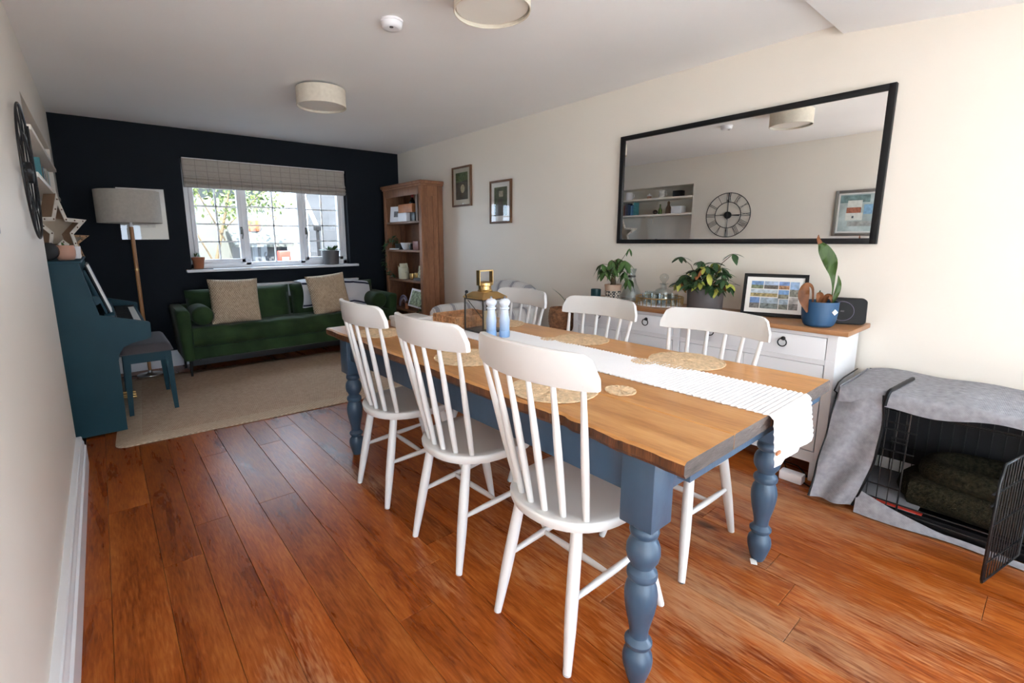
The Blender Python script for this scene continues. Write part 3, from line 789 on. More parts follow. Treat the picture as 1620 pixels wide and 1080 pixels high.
# salt and pepper mills with a pale to mid blue fade (paint fades up the body)
def mill_mat():
    m, nt, b = nmat('mill_enamel'); L = nt.links.new
    tc = node(nt, 'ShaderNodeTexCoord'); sp = node(nt, 'ShaderNodeSeparateXYZ'); L(tc.outputs['Object'], sp.inputs[0])
    mr = node(nt, 'ShaderNodeMapRange'); mr.inputs['From Max'].default_value = .21; L(sp.outputs['Z'], mr.inputs['Value'])
    rp = node(nt, 'ShaderNodeValToRGB'); cr = rp.color_ramp
    cr.elements[0].position = .12; cr.elements[0].color = (.25, .42, .68, 1); cr.elements[1].position = .72; cr.elements[1].color = (.74, .81, .90, 1)
    L(mr.outputs[0], rp.inputs['Fac']); L(rp.outputs['Color'], b.inputs['Base Color']); b.inputs['Roughness'].default_value = .35
    return m
M['mill'] = mill_mat()
for (x, y, lab) in ((1.770, 1.893, 'left blue and white salt mill in front of the lantern'), (1.822, 1.846, 'right blue and white pepper mill in front of the lantern')):
    t = thing('salt_mill' if x < 1.8 else 'pepper_mill', lab, 'mill', (x, y, TZ+.0052), 'blue table mills')
    p = [(.026, 0), (.028, .004), (.028, .030), (.0255, .034), (.027, .040), (.0255, .046), (.027, .052), (.026, .058), (.0275, .075), (.028, .088), (.024, .108), (.0205, .128), (.0205, .146), (.025, .150), (.025, .156), (.021, .159)]
    MB().lathe([(r, z+TZ+.0052) for r, z in p], (x, y, 0), 28).build('body', M['mill'], t, smooth=40)
    p = [(.017, .158), (.020, .164), (.026, .172), (.0295, .182), (.028, .192), (.020, .200), (.006, .203), (.006, .205)]
    MB().lathe([(r, z+TZ+.0052) for r, z in p], (x, y, 0), 28).build('head', M['mill'], t, smooth=60)
    MB().lathe([(.006, .205+TZ+.005), (.0075, .209+TZ+.005), (.005, .215+TZ+.005)], (x, y, 0), 14).build('knob', M['steel'], t)

# wicker tray
t = thing('wicker_tray', 'open brown wicker tray with high sides behind the lantern', 'tray', (1.86, 2.29, TZ+.004))
x0, x1, y0, y1, z0 = 1.735, 2.02, 2.165, 2.39, TZ+.004
mb = MB().box(x0+.006, x1-.006, y0+.006, y1-.006, z0, z0+.008)
mb.build('tray_base', M['wicker_tan'], t)
for k in range(5):
    z = z0+.010+k*.0115
    o = .003*(k % 2)
    MB().tube([(x0-o, y0-o, z), (x1+o, y0-o, z), (x1+o, y1+o, z), (x0-o, y1+o, z)], .0068, 8, closed=True).build('woven_strand', M['wicker_tan'], t)
MB().tube([(x0, y0, z0+.066), (x1, y0, z0+.066), (x1, y1, z0+.066), (x0, y1, z0+.066)], .0085, 8, closed=True).build('rim', M['wicker_tan'], t)
mb = MB()
for k in range(9):
    xx = x0+(x1-x0)*k/8; mb.tube([(xx, y0-.006, z0), (xx, y0-.006, z0+.066)], .004, 6); mb.tube([(xx, y1+.006, z0), (xx, y1+.006, z0+.066)], .004, 6)
for k in range(8):
    yy = y0+(y1-y0)*k/7; mb.tube([(x0-.006, yy, z0), (x0-.006, yy, z0+.066)], .004, 6); mb.tube([(x1+.006, yy, z0), (x1+.006, yy, z0+.066)], .004, 6)
st = mb.build('stake', M['wicker_tan'], t); st['kind'] = 'stuff'
# white lidded box
t = thing('storage_box', 'plain white lidded box at the far left of the table, beside the wicker tray', 'box', (1.60, 2.42, TZ))
MB().box(1.52, 1.70, 2.37, 2.55, TZ, .815, .008).build('body', M['chair_white'], t)
MB().box(1.515, 1.705, 2.365, 2.555, .812, .838, .008).build('lid', M['chair_white'], t)

# ------------------------------------------------------------------ sideboard
SX0, SX1, SY0, SY1, ST = 3.02, W-.022, .69, 2.40, .83
t = thing('sideboard', 'long white sideboard with oak top, ring-pull drawers and panelled doors', 'sideboard', ((SX0+SX1)/2, (SY0+SY1)/2, 0))
MB().box(SX0-.028, SX1, SY0-.045, SY1+.045, ST-.026, ST, .004).build('worktop', M['side_top'], t)
mb = MB().box(SX0+.02, SX1, SY0, SY0+.02, .12, ST-.026).box(SX0+.02, SX1, SY1-.02, SY1, .12, ST-.026).box(SX1-.01, SX1, SY0, SY1, .12, ST-.026)
mb.box(SX0+.02, SX1, SY0, SY1, .12, .14)
mb.build('carcass', M['cab_white'], t, smooth=0)
ym = (SY0+SY1)/2
mb = MB()
for a, b in ((SY0, SY0+.045), (ym-.022, ym+.022), (SY1-.045, SY1)): mb.box(SX0, SX0+.022, a, b, .105, ST-.026, .002)
mb.box(SX0+.001, SX0+.021, SY0+.02, SY1-.02, ST-.048, ST-.026).box(SX0+.001, SX0+.021, SY0+.02, SY1-.02, .640, .662).box(SX0+.001, SX0+.021, SY0+.02, SY1-.02, .105, .165, .002)
mb.build('face_frame', M['cab_white'], t, smooth=0)
MB().box(SX0-.004, SX0, SY0+.01, SY1-.01, .668-.008, .668-.002).build('bead', M['cab_white'], t, smooth=0)
for sy in (SY0+.012, SY1-.062):
    for sx in (SX0+.004, SX1-.055): MB().box(sx, sx+.05, sy, sy+.05, 0, .12, .004).build('leg', M['cab_white'], t)
def ring_pull(y, z, par):
    mb = MB().lathe([(.011, 0), (.011, .003), (.006, .005), (.005, .012), (.007, .016), (.001, .019)], (SX0+.001, y, z+.016), 14, rot=Matrix.Rotation(-PI/2, 3, 'Y'))
    mb.tube([(SX0-.014, y+.021*math.sin(q*2*PI/20), z-.004+.021*math.cos(q*2*PI/20)) for q in range(20)], .0032, 6, closed=True)
    o = mb.build('ring_pull', M['black_metal'], par); return o
for a, b in ((SY0+.048, ym-.025), (ym+.025, SY1-.048)):
    d = MB().box(SX0+.0005, SX0+.02, a, b, .6655, ST-.0505, .002).build('drawer', M['cab_white'], t)
    for f in (.25, .75): ring_pull(a+(b-a)*f, .735, d)
    for k in range(2):
        p, q = a+(b-a)*k/2+.0015, a+(b-a)*(k+1)/2-.0015
        z0, z1 = .168, .637
        mb = MB().box(SX0+.0005, SX0+.02, p, p+.062, z0, z1, .002).box(SX0+.0005, SX0+.02, q-.062, q, z0, z1, .002).box(SX0+.0005, SX0+.02, p+.06, q-.06, z0, z0+.065, .002).box(SX0+.0005, SX0+.02, p+.06, q-.06, z1-.065, z1, .002)
        dr = mb.build('door', M['cab_white'], t, smooth=0)
        R = lambda i, xx: [Vector((xx, p+.06+i, z0+.063+i)), Vector((xx, q-.06-i, z0+.063+i)), Vector((xx, q-.06-i, z1-.063-i)), Vector((xx, p+.06+i, z1-.063-i))]
        MB().rings([R(0, SX0+.016), R(.0, SX0+.013), R(.014, SX0+.011), R(.034, SX0+.005), R(.036, SX0+.005)]).build('door_panel', M['cab_white'], dr, smooth=0)
        if k == 0: ring_pull(q-.03, .50, dr)
        else: ring_pull(p+.03, .50, dr)
tag(MB().box(2.93, 2.99, .75, .86, 0, .05, .008).build('plug_adaptor', M['plastic_white']), 'white plug adaptor on the floor under the near end of the sideboard', 'plug')
tag(MB().tube([(2.99, .80, .02), (3.05, .76, .008), (3.10, .82, .03), (3.06, .88, .05), (3.01, .84, .008), (2.95, .72, .006), (2.97, .68, .006), (3.05, .70, .006)], .004, 6).build('cable', M['black']), 'black cable looped beneath the near end of the sideboard', 'cable')

# leaf meshes -------------------------------------------------------
def leaf_mesh(name, m, L=1.0, wd=.42, fold=.12, droop=.25, nseg=5):
    mb = MB()
    rows = []
    for i in range(nseg+1):
        u = i/nseg
        h = wd*.5*(math.sin(PI*min(1, u*.98+.02))**.8)*(1-.25*u)
        z = -droop*u*u
        rows.append([mb.bm.verts.new(Vector((u*L, -h, z+fold*h))), mb.bm.verts.new(Vector((u*L, 0, z))), mb.bm.verts.new(Vector((u*L, h, z+fold*h)))])
    for i in range(nseg):
        for j in range(2): mb.bm.faces.new((rows[i][j], rows[i+1][j], rows[i+1][j+1], rows[i][j+1]))
    o = mb.build(name, m, smooth=60)
    o.data.transform(Matrix.Translation(o.location)); o.location = (0, 0, 0)
    me = o.data; bpy.data.objects.remove(o)
    return me
LEAF = {k: leaf_mesh('leaf', M[k]) for k in ('leaf_a', 'leaf_b', 'leaf_yellow', 'leaf_rust')}
def leaf(root, kind, pos, az, el, size, roll=0, wd=1.0):
    o = bpy.data.objects.new('leaf', LEAF[kind]); COL.objects.link(o); o.parent = root
    o.location = Vector(pos)-Vector(root.location); o.rotation_euler = Euler((roll, -el, az), 'XYZ'); o.scale = (size, size*wd, size)
    return o

# trailing basket planter left of the sideboard, on a slim stand
t = thing('basket_planter', 'brown woven basket planter on a stand between the striped armchair and sideboard', 'planter', (3.15, 2.64, 0))
bz = .535
pr = [(.080, 0), (.088, .03), (.098, .07), (.104, .11), (.101, .15), (.092, .185)]
MB().lathe([(.079, bz), (.085, bz+.03), (.094, bz+.07), (.099, bz+.11), (.097, bz+.15), (.087, bz+.187), (.081, bz+.187), (.085, bz+.15), (.07, bz+.10)], (3.15, 2.64, 0), 28).build('basket_lining', M['wicker'], t)
for k in range(16):
    z = bz+.006+k*.0118; u = (z-bz)/.187
    r = .081+.022*math.sin(PI*min(1, u*.80+.05))
    MB().tube([(3.15+(r+.0018*((j+k) % 2))*math.cos(2*PI*j/28), 2.64+(r+.0018*((j+k) % 2))*math.sin(2*PI*j/28), z) for j in range(28)], .0066, 6, closed=True).build('woven_strand', M['wicker'], t)
for a in range(3):
    q = 2*PI*a/3+.4
    MB().tube([(3.15+.07*math.cos(q), 2.64+.07*math.sin(q), bz+.004), (3.15+.115*math.cos(q), 2.64+.115*math.sin(q), 0)], (.012, .008), 8).build('leg', M['leg_dark'], t)
MB().lathe([(.001, bz+.150), (.084, bz+.150)], (3.15, 2.64, 0), 20, caps=False).build('soil', M['soil'], t)
MB().tube([(3.15, 2.62, bz+.15), (3.14, 2.60, bz+.22), (3.13, 2.58, bz+.27)], .0035, 6).build('stem', M['stem'], t)
MB().tube([(3.15, 2.62, bz+.15), (3.13, 2.52, bz+.22), (3.10, 2.42, bz+.265), (3.09, 2.33, bz+.285)], .003, 6).build('stem', M['stem'], t)
leaf(t, 'leaf_a', (3.13, 2.56, bz+.22), 1.9, 1.0, .19, .3, .5)
leaf(t, 'leaf_a', (3.10, 2.46, bz+.25), -1.35, .35, .13, .1, .35)

# on the sideboard top
zs = ST+.001
t = thing('candle_pot', 'dark teal candle pot on a little tray at the far end of the sideboard', 'candle', (3.12, 2.27, zs))
MB().lathe([(.075, zs), (.082, zs+.006), (.084, zs+.014), (.078, zs+.012), (.07, zs+.006)], (3.12, 2.27, 0), 24).build('tray', M['leg_dark'], t)
MB().lathe([(.036, zs+.0085), (.038, zs+.012), (.038, zs+.078), (.034, zs+.078), (.033, zs+.06), (.001, zs+.06)], (3.12, 2.27, 0), 24).build('pot', mat('teal_glass', (.012, .055, .062), .3), t)
t = thing('money_plant', 'bushy green pachira plant in a black and cream patterned pot on the sideboard', 'plant', (3.14, 2.13, zs))
def pat_pot():
    m, nt, b = nmat('patterned_pot'); L = nt.links.new
    tc = node(nt, 'ShaderNodeTexCoord'); sp = node(nt, 'ShaderNodeSeparateXYZ'); L(tc.outputs['Object'], sp.inputs[0])
    vo = node(nt, 'ShaderNodeTexVoronoi'); vo.inputs['Scale'].default_value = 38; vo.inputs['Randomness'].default_value = .25; L(tc.outputs['Object'], vo.inputs['Vector'])
    w = node(nt, 'ShaderNodeMath', operation='SINE'); ml = node(nt, 'ShaderNodeMath', operation='MULTIPLY'); ml.inputs[1].default_value = 13; L(vo.outputs['Distance'], ml.inputs[0]); L(ml.outputs[0], w.inputs[0])
    gt = node(nt, 'ShaderNodeMath', operation='GREATER_THAN'); gt.inputs[1].default_value = .15; L(w.outputs[0], gt.inputs[0])
    mx = node(nt, 'ShaderNodeMix'); mx.data_type = 'RGBA'; L(gt.outputs[0], mx.inputs['Factor']); mx.inputs['A'].default_value = (.55, .50, .42, 1); mx.inputs['B'].default_value = (.02, .025, .025, 1)
    band = node(nt, 'ShaderNodeMath', operation='GREATER_THAN'); band.inputs[1].default_value = .078; L(sp.outputs['Z'], band.inputs[0])
    m2 = node(nt, 'ShaderNodeMix'); m2.data_type = 'RGBA'; L(band.outputs[0], m2.inputs['Factor']); L(mx.outputs['Result'], m2.inputs['A']); m2.inputs['B'].default_value = (.58, .42, .31, 1)
    L(m2.outputs['Result'], b.inputs['Base Color']); b.inputs['Roughness'].default_value = .5
    return m
MB().lathe([(.048, zs), (.052, zs+.003), (.060, zs+.105), (.062, zs+.112), (.062, zs+.122), (.056, zs+.122), (.054, zs+.105), (.001, zs+.105)], (3.14, 2.13, 0), 32).build('pot', pat_pot(), t)
MB().lathe([(.001, zs+.108), (.054, zs+.108)], (3.14, 2.13, 0), 20, caps=False).build('soil', M['soil'], t)
mb = MB()
for k in range(3):
    q = 2.1*k; mb.tube([(3.14+.012*math.cos(q), 2.13+.012*math.sin(q), zs+.10), (3.14+.010*math.cos(q+2), 2.13+.010*math.sin(q+2), zs+.15), (3.14+.010*math.cos(q+4), 2.13+.010*math.sin(q+4), zs+.19)], (.016, .010), 8)
mb.build('braided_trunk', M['stem'], t)
random.seed(21)
mbs = MB()
heads = [(.00, .02, .30), (.06, .05, .28), (-.06, .06, .27), (.03, -.07, .27), (-.07, -.05, .25), (.0, .09, .24), (-.02, -.11, .22), (-.05, -.13, .30), (.05, .0, .31), (-.08, .02, .22), (-.04, -.15, .17)]
for hx, hy, hz_ in heads:
    p = Vector((3.14+hx, 2.13+hy, zs+hz_))
    mbs.tube([(3.14, 2.13, zs+.18), Vector((3.14+hx*.5, 2.13+hy*.5, zs+.18+(hz_-.16)*.8)), p], .0022, 5)
    n = 6
    for q in range(n):
        leaf(t, 'leaf_a', p, 2*PI*q/n+random.uniform(-.3, .3), random.uniform(-1.0, -.35), random.uniform(.075, .115), random.uniform(-.3, .3), .85)
mbs.tube([(3.14, 2.13, zs+.19), (3.13, 2.06, zs+.30), (3.12, 1.99, zs+.385)], .0018, 5)
mbs.build('stem', M['stem'], t)
for q in range(4): leaf(t, 'leaf_a', (3.12, 1.99, zs+.385), 1.5*q, -.9, .06, 0, .8)

def vessel(root, nm, prof, c, m, seg=28): return MB().lathe(prof, c, seg).build(nm, m, root, smooth=60)
t = thing('glass_jug', 'tall clear glass jug with a wide base behind the pachira plant', 'jug', (3.27, 2.06, zs))
vessel(t, 'body', [(.075, zs), (.085, zs+.006), (.078, zs+.04), (.040, zs+.12), (.026, zs+.17), (.024, zs+.20), (.034, zs+.235), (.032, zs+.235), (.021, zs+.20), (.023, zs+.17), (.037, zs+.12), (.074, zs+.04), (.07, zs+.008)], (3.27, 2.06, 0), M['crystal'])
MB().lathe([(.026, zs+.172), (.028, zs+.178), (.026, zs+.186)], (3.27, 2.06, 0), 20).build('stopper_band', M['pewter'], t)
t = thing('drinks_tray', 'round gold wire gallery tray holding a decanter and glasses', 'tray', (3.20, 1.785, zs))
c0 = (3.20, 1.785)
MB().lathe([(.150, zs), (.155, zs+.004), (.150, zs+.008)], (c0[0], c0[1], 0), 40).build('tray_base', M['plastic_white'], t)
MB().tube([(c0[0]+.155*math.cos(2*PI*j/40), c0[1]+.155*math.sin(2*PI*j/40), zs+.055) for j in range(40)], .0042, 6, closed=True).build('rail', M['brass'], t)
mb = MB()
for k in range(30):
    q = 2*PI*k/30; mb.tube([(c0[0]+.153*math.cos(q), c0[1]+.153*math.sin(q), zs+.003), (c0[0]+.155*math.cos(q), c0[1]+.155*math.sin(q), zs+.055)], .0028, 5)
o = mb.build('gallery_wires', M['brass'], t)
za = zs+.0085
t = thing('decanter', 'square cut glass decanter with ball stopper on the gold wire tray', 'decanter', (3.215, 1.765, za))
R = []
for h, z in ((.045, 0), (.048, .004), (.048, .085), (.042, .098), (.018, .110), (.017, .130), (.026, .138), (.024, .140), (.012, .132), (.012, .11), (.038, .095), (.043, .08), (.043, .010)):
    R.append([Vector((3.215+h*sx, 1.765+h*sy, za+z)) for sx, sy in ((-1, -.7), (-.7, -1), (.7, -1), (1, -.7), (1, .7), (.7, 1), (-.7, 1), (-1, .7))])
MB().rings(R).build('bottle', M['crystal'], t, smooth=20)
MB().lathe([(.010, za+.128), (.011, za+.142), (.014, za+.150), (.027, za+.165), (.031, za+.180), (.027, za+.195), (.012, za+.207), (.002, za+.209)], (3.215, 1.765, 0), 20).build('stopper', M['crystal'], t)
gl = (((3.115, 1.83), 'cut glass tumbler at the front left of the decanter tray'), ((3.135, 1.735), 'cut glass tumbler at the front right of the decanter tray'), ((3.23, 1.88), 'cut glass tumbler at the far left edge of the decanter tray'),
      ((3.20, 1.685), 'cut glass tumbler to the right of the square decanter'), ((3.105, 1.775), 'cut glass tumbler at the very front middle of the decanter tray'))
for (gx, gy), lab in gl:
    o = MB().lathe([(.022, za), (.029, za+.003), (.033, za+.075), (.031, za+.075), (.026, za+.012), (.001, za+.010)], (gx, gy, 0), 20).build('tumbler', M['crystal'], smooth=50)
    tag(o, lab, 'glass', 'tumblers on the drinks tray')

# umbrella plant in grey pot
t = thing('umbrella_plant', 'bushy variegated umbrella plant in a plain grey pot on the sideboard', 'plant', (3.18, 1.455, zs))
MB().lathe([(.100, zs), (.103, zs+.004), (.108, zs+.150), (.108, zs+.154), (.101, zs+.154), (.099, zs+.13), (.001, zs+.13)], (3.18, 1.455, 0), 40).build('pot', M['grey_pot'], t)
MB().lathe([(.001, zs+.135), (.099, zs+.135)], (3.18, 1.455, 0), 24, caps=False).build('soil', M['soil'], t)
random.seed(9)
mbs = MB()
heads = [(0, 0, .28), (.05, .07, .27), (-.06, .05, .25), (.04, -.08, .27), (-.08, -.05, .24), (-.03, .13, .22), (-.08, .10, .20), (-.05, -.13, .21), (-.10, 0, .20), (.02, .15, .20), (-.02, -.16, .18), (.0, .04, .31), (-.11, .05, .17), (-.10, -.08, .175), (-.02, .17, .17), (.05, -.02, .3)]
heads = heads+[(x_*.8+.01, y_*.85, z_*.86+.01) for x_, y_, z_ in heads]+[(.03, .10, .25), (.0, -.11, .24), (-.05, -.01, .27), (-.09, .13, .17), (-.09, -.12, .16)]
nh = len(heads)
heads += [(-.02, .17, .335), (-.02, -.16, .36)]
for i, (hx, hy, hz_) in enumerate(heads):
    p = Vector((3.18+hx, 1.455+hy, zs+hz_))
    mbs.tube([(3.18+hx*.15, 1.455+hy*.15, zs+.13), Vector((3.18+hx*.6, 1.455+hy*.6, zs+.12+(hz_-.1)*.7)), p], .0022, 5)
    n = 7 if i < nh else 5
    for q in range(n):
        kd = 'leaf_b' if random.random() < .80 else ('leaf_yellow' if random.random() < .7 else 'leaf_rust')
        leaf(t, kd, p, 2*PI*q/n+random.uniform(-.3, .3), random.uniform(-.8, .05), random.uniform(.058, .088), random.uniform(-.3, .3), 1.05)
mbs.build('stem', M['stem'], t)

# collage photo frame leaning against the wall
def quad_frame(root, O, ux, uz, w, h, fw, depth, mat_frame, nm='frame'):
    """rectangular frame in the plane (ux, uz) with origin at the lower corner; normal = ux x uz"""
    n = ux.cross(uz).normalized()
    mb = MB()
    def bar(a0, a1, b0, b1):
        P = [O+ux*a0+uz*b0, O+ux*a1+uz*b0, O+ux*a1+uz*b1, O+ux*a0+uz*b1]
        mb.rings([P, [p+n*depth for p in P]])
    bar(0, fw, 0, h); bar(w-fw, w, 0, h); bar(fw, w-fw, 0, fw); bar(fw, w-fw, h-fw, h)
    return mb.build(nm, mat_frame, root, smooth=0), n
def flat(root, O, ux, uz, a0, a1, b0, b1, off, n, m, nm, th=.002):
    P = [O+ux*a0+uz*b0+n*off, O+ux*a1+uz*b0+n*off, O+ux*a1+uz*b1+n*off, O+ux*a0+uz*b1+n*off]
    return MB().rings([P, [p+n*th for p in P]]).build(nm, m, root, smooth=0)
t = thing('collage_frame', 'black framed collage of coastal landscape photographs leaning on the sideboard', 'photo frame', (3.22, 1.06, zs))
O = Vector((3.14, 1.215, zs+.001)); ux = Vector((.10, -.318, 0)).normalized(); uz = (Vector((.09, .03, .235))).normalized()
uz = (uz-ux*uz.dot(ux)).normalized()
O = Vector((3.155, 1.222, zs+.002))
fw_, fh_ = .325, .255
fr_, n = quad_frame(t, O, ux, uz, fw_, fh_, .018, .016, M['black'])
if n.x > 0: n = -n
nn = ux.cross(uz).normalized()
flat(t, O, ux, uz, .012, fw_-.012, .012, fh_-.012, .006, nn, M['paper'], 'mount')
photos = [(0, .26, .62, .86, (.16, .28, .50), (.14, .17, .10)), (.275, .57, .62, .86, (.35, .45, .60), (.10, .09, .08)), (.585, .80, .62, .86, (.16, .26, .50), (.38, .20, .10)), (.815, 1.0, .40, .86, (.30, .45, .66), (.22, .22, .18)),
          (0, .57, .37, .595, (.42, .50, .56), (.33, .27, .12)), (.585, .80, .33, .595, (.16, .30, .55), (.20, .20, .15)), (.815, 1.0, 0, .38, (.45, .42, .40), (.16, .15, .14)),
          (0, .21, 0, .34, (.12, .22, .45), (.16, .15, .14)), (.225, .60, 0, .34, (.35, .45, .55), (.16, .20, .20)), (.615, .80, 0, .31, (.32, .42, .52), (.17, .19, .16))]
mx, mz, pw, ph = .042, .045, fw_-.084, (fh_-.085)/.88
for k, (a0, a1, b0, b1, sky, land) in enumerate(photos):
    sk = mat('photo_sky', sky, .4, var=.35, vscale=45); ld = mat('photo_land', land, .4, var=.6, vscale=70)
    A0_, A1_, B0, B1 = mx+pw*a0, mx+pw*a1, mz+ph*b0, mz+ph*b1
    bm_ = B0+(B1-B0)*.48
    o = MB()
    for lo, hi, mi in ((B0, bm_, 0), (bm_, B1, 1)):
        P = [O+ux*p+uz*q+nn*.0082 for p, q in ((A0_, lo), (A1_, lo), (A1_, hi), (A0_, hi))]
        o.rings([P, [p+nn*.0012 for p in P]], mi=mi)
    o.build('photo', [ld, sk], t, smooth=0)
# strut back
_lift = lambda p: Vector((p.x, p.y, max(p.z, zs+.001)))
MB().rings([[_lift(p) for p in r_] for r_ in [[O+ux*.15+uz*.02-nn*.001, O+ux*.19+uz*.02-nn*.001, O+ux*.19+uz*.19-nn*.001, O+ux*.15+uz*.19-nn*.001], [O+ux*.15+uz*.0-nn*.07, O+ux*.19+uz*.0-nn*.07, O+ux*.19+uz*.18-nn*.004, O+ux*.15+uz*.18-nn*.004]]]).build('strut', M['black'], t, smooth=0)

# blue ribbed pot with drooping leaves
t = thing('blue_pot_plant', 'drooping plant with one tall leaf in a ribbed blue pot on the sideboard', 'plant', (3.08, .80, zs))
pc = (3.08, .800)
seg = 72
R = []
for r, z in [(.052, 0), (.060, .003), (.068, .012), (.0745, .035), (.078, .07), (.081, .125), (.081, .130), (.077, .130), (.075, .11), (.001, .108)]:
    rib = .0011 if .012 < z < .125 and r > .05 else 0
    R.append([Vector((pc[0]+(r+rib*(j % 2))*math.cos(2*PI*j/seg), pc[1]+(r+rib*(j % 2))*math.sin(2*PI*j/seg), zs+z)) for j in range(seg)])
MB().rings(R).build('pot', M['blue_pot'], t, smooth=20)
MB().lathe([(.001, zs+.113), (.0755, zs+.113)], (pc[0], pc[1], 0), 24, caps=False).build('soil', M['soil'], t)
dq = Vector((-.62, -.78, 0)); sq_ = Vector((.78, -.62, 0))
cc = Vector((pc[0], pc[1], zs+.082))+dq*.0815+sq_*.020
up_ = Vector((0, 0, 1))
def dia(off, r): return [cc+dq*off+sq_*(r*math.cos(q))+up_*(r*math.sin(q)) for q in (0, PI/2, PI, 3*PI/2)]
lb = MB().rings([dia(-.003, .015), dia(.0016, .015)]).build('label_tag', M['paper'], t, smooth=0); lb['label'] = 'small white diamond tag with a faint leaf mark'
MB().rings([dia(.0018, .005), dia(.0024, .005)]).build('leaf_mark', mat('mark_blue', (.42, .55, .66), .6), lb, smooth=0)
def blade(root, pts, widths, m, nm='leaf', fold=.25):
    """long leaf along a path with widths, folded along its midrib"""
    mb = MB(); rows = []
    p0 = [Vector(p) for p in pts]; w0 = list(widths); pts, widths = [], []
    for i in range(len(p0)-1):                                # smooth the path (Catmull-Rom)
        a, b, c, d = p0[max(0, i-1)], p0[i], p0[i+1], p0[min(len(p0)-1, i+2)]
        wa, wb, wc, wd = w0[max(0, i-1)], w0[i], w0[i+1], w0[min(len(p0)-1, i+2)]
        for q in range(4):
            t_ = q/4
            f = lambda a, b, c, d: (b*2+(c-a)*t_+(a*2-b*5+c*4-d)*t_**2+(b*3-a-c*3+d)*t_**3)*.5
            pts.append(f(a, b, c, d)); widths.append(max(.0008, f(wa, wb, wc, wd)))
    pts.append(p0[-1]); widths.append(w0[-1])
    for i, p in enumerate(pts):
        d = (pts[min(i+1, len(pts)-1)]-pts[max(0, i-1)]).normalized()
        s = d.cross(Vector((-.75, -.65, .1))).normalized(); nrm = s.cross(d)
        w = widths[i]
        rows.append([mb.bm.verts.new(p-s*w+nrm*fold*w), mb.bm.verts.new(p), mb.bm.verts.new(p+s*w+nrm*fold*w)])
    for i in range(len(rows)-1):
        for j in range(2): mb.bm.faces.new((rows[i][j], rows[i+1][j], rows[i+1][j+1], rows[i][j+1]))
    bmesh.ops.solidify(mb.bm, geom=list(mb.bm.faces), thickness=.0012)
    return mb.build(nm, m, root, smooth=60)
M['leaf_big'] = mat('leaf_big', (.085, .155, .035), .35, var=.35, vscale=14, stretch=(3, 3, .6))
def P(r, s, z): return Vector((pc[0], pc[1], zs))+sq_*r+dq*s+up_*z      # r: to the right as seen from the room
blade(t, [P(.054, 0, .11), P(.056, 0, .19), P(.046, .0, .26), P(.016, .01, .33), P(-.022, .01, .39), P(-.044, .01, .425)], [.003, .004, .014, .034, .030, .012], M['leaf_big'])
blade(t, [P(-.044, .01, .423), P(-.056, .01, .447), P(-.058, .012, .468)], [.012, .008, .001], M['leaf_rust'])
blade(t, [P(.060, 0, .11), P(.078, 0, .17), P(.084, .0, .22), P(.076, 0, .262)], [.004, .013, .011, .001], M['leaf_big'])
blade(t, [P(-.04, 0, .11), P(-.055, .01, .19), P(-.075, .01, .215), P(-.100, .015, .20), P(-.108, .02, .15), P(-.085, .03, .075)], [.004, .006, .010, .022, .026, .004], M['leaf_rust'])
blade(t, [P(-.01, 0, .11), P(-.012, .01, .155), P(-.030, .02, .165), P(-.040, .03, .13)], [.010, .016, .012, .003], M['leaf_rust'])
blade(t, [P(.015, 0, .11), P(.018, .01, .15), P(.030, .02, .155), P(.036, .03, .125)], [.008, .014, .012, .003], M['leaf_rust'])
blade(t, [P(.0, -.02, .11), P(.002, -.02, .15), P(.006, -.02, .185)], [.012, .012, .001], M['leaf_big'])
# wireless speaker
t = thing('speaker', 'black rounded wireless speaker with a ring on its face, behind the blue pot', 'speaker', (3.25, .735, zs))
nx_ = Vector((-.93, -.36, 0)).normalized(); sx_ = Vector((.36, -.93, 0)).normalized()
def rr(w, h, r, n=6):
    P_ = []
    for cx_, cy_, a0 in ((w-r, h-r, 0), (-w+r, h-r, PI/2), (-w+r, -h+r, PI), (w-r, -h+r, 3*PI/2)):
        for k in range(n+1):
            a = a0+PI/2*k/n; P_.append((cx_+r*math.cos(a), cy_+r*math.sin(a)))
    return P_
base = Vector((3.25, .735, zs+.002+.068))
def sl(w, h, r, off): return [base+sx_*u+up_*(v)+nx_*(off+.14*-v) for u, v in rr(w, h, r)]
MB().rings([sl(.085, .060, .018, -.032), sl(.092, .067, .020, -.026), sl(.092, .067, .020, .016), sl(.088, .063, .018, .022)]).build('body', M['black'], t, smooth=40)
MB().tube([base+sx_*(.050*math.cos(2*PI*k/40)-.012)+up_*(.050*math.sin(2*PI*k/40))+nx_*(.0225-.14*.050*math.sin(2*PI*k/40)) for k in range(40)], .0011, 6, closed=True).build('ring', mat('ring_violet', (.20, .17, .26), .3), t)
lg = [base+sx_*(u-.012)+nx_*.0228+up_*v for u, v in ((-.008, -.004), (.008, -.004), (.008, .004), (-.008, .004))]
MB().rings([lg, [p+nx_*.0006 for p in lg]]).build('emblem', M['grey_pot'], t, smooth=0)

# ------------------------------------------------------------------ wall mirror and framed prints
t = thing('wall_mirror', 'long horizontal wall mirror in a thin black frame above the sideboard', 'mirror', (W-.02, 1.475, 1.249))
MB().box(W-.020, W-.016, .685, 2.265, 1.265, 2.03).build('mirror_glass', M['mirror'], t, smooth=0)
MB().box(W-.034, W, .667, .698, 1.249, 2.044, .002).box(W-.034, W, 2.254, 2.285, 1.249, 2.044, .002).box(W-.034, W, .69, 2.26, 1.249, 1.280, .002).box(W-.034, W, .69, 2.26, 2.013, 2.044, .002).build('frame', M['black'], t)
MB().box(W-.016, W-.001, .70, 2.25, 1.28, 2.01).build('backing', M['leg_dark'], t, smooth=0)

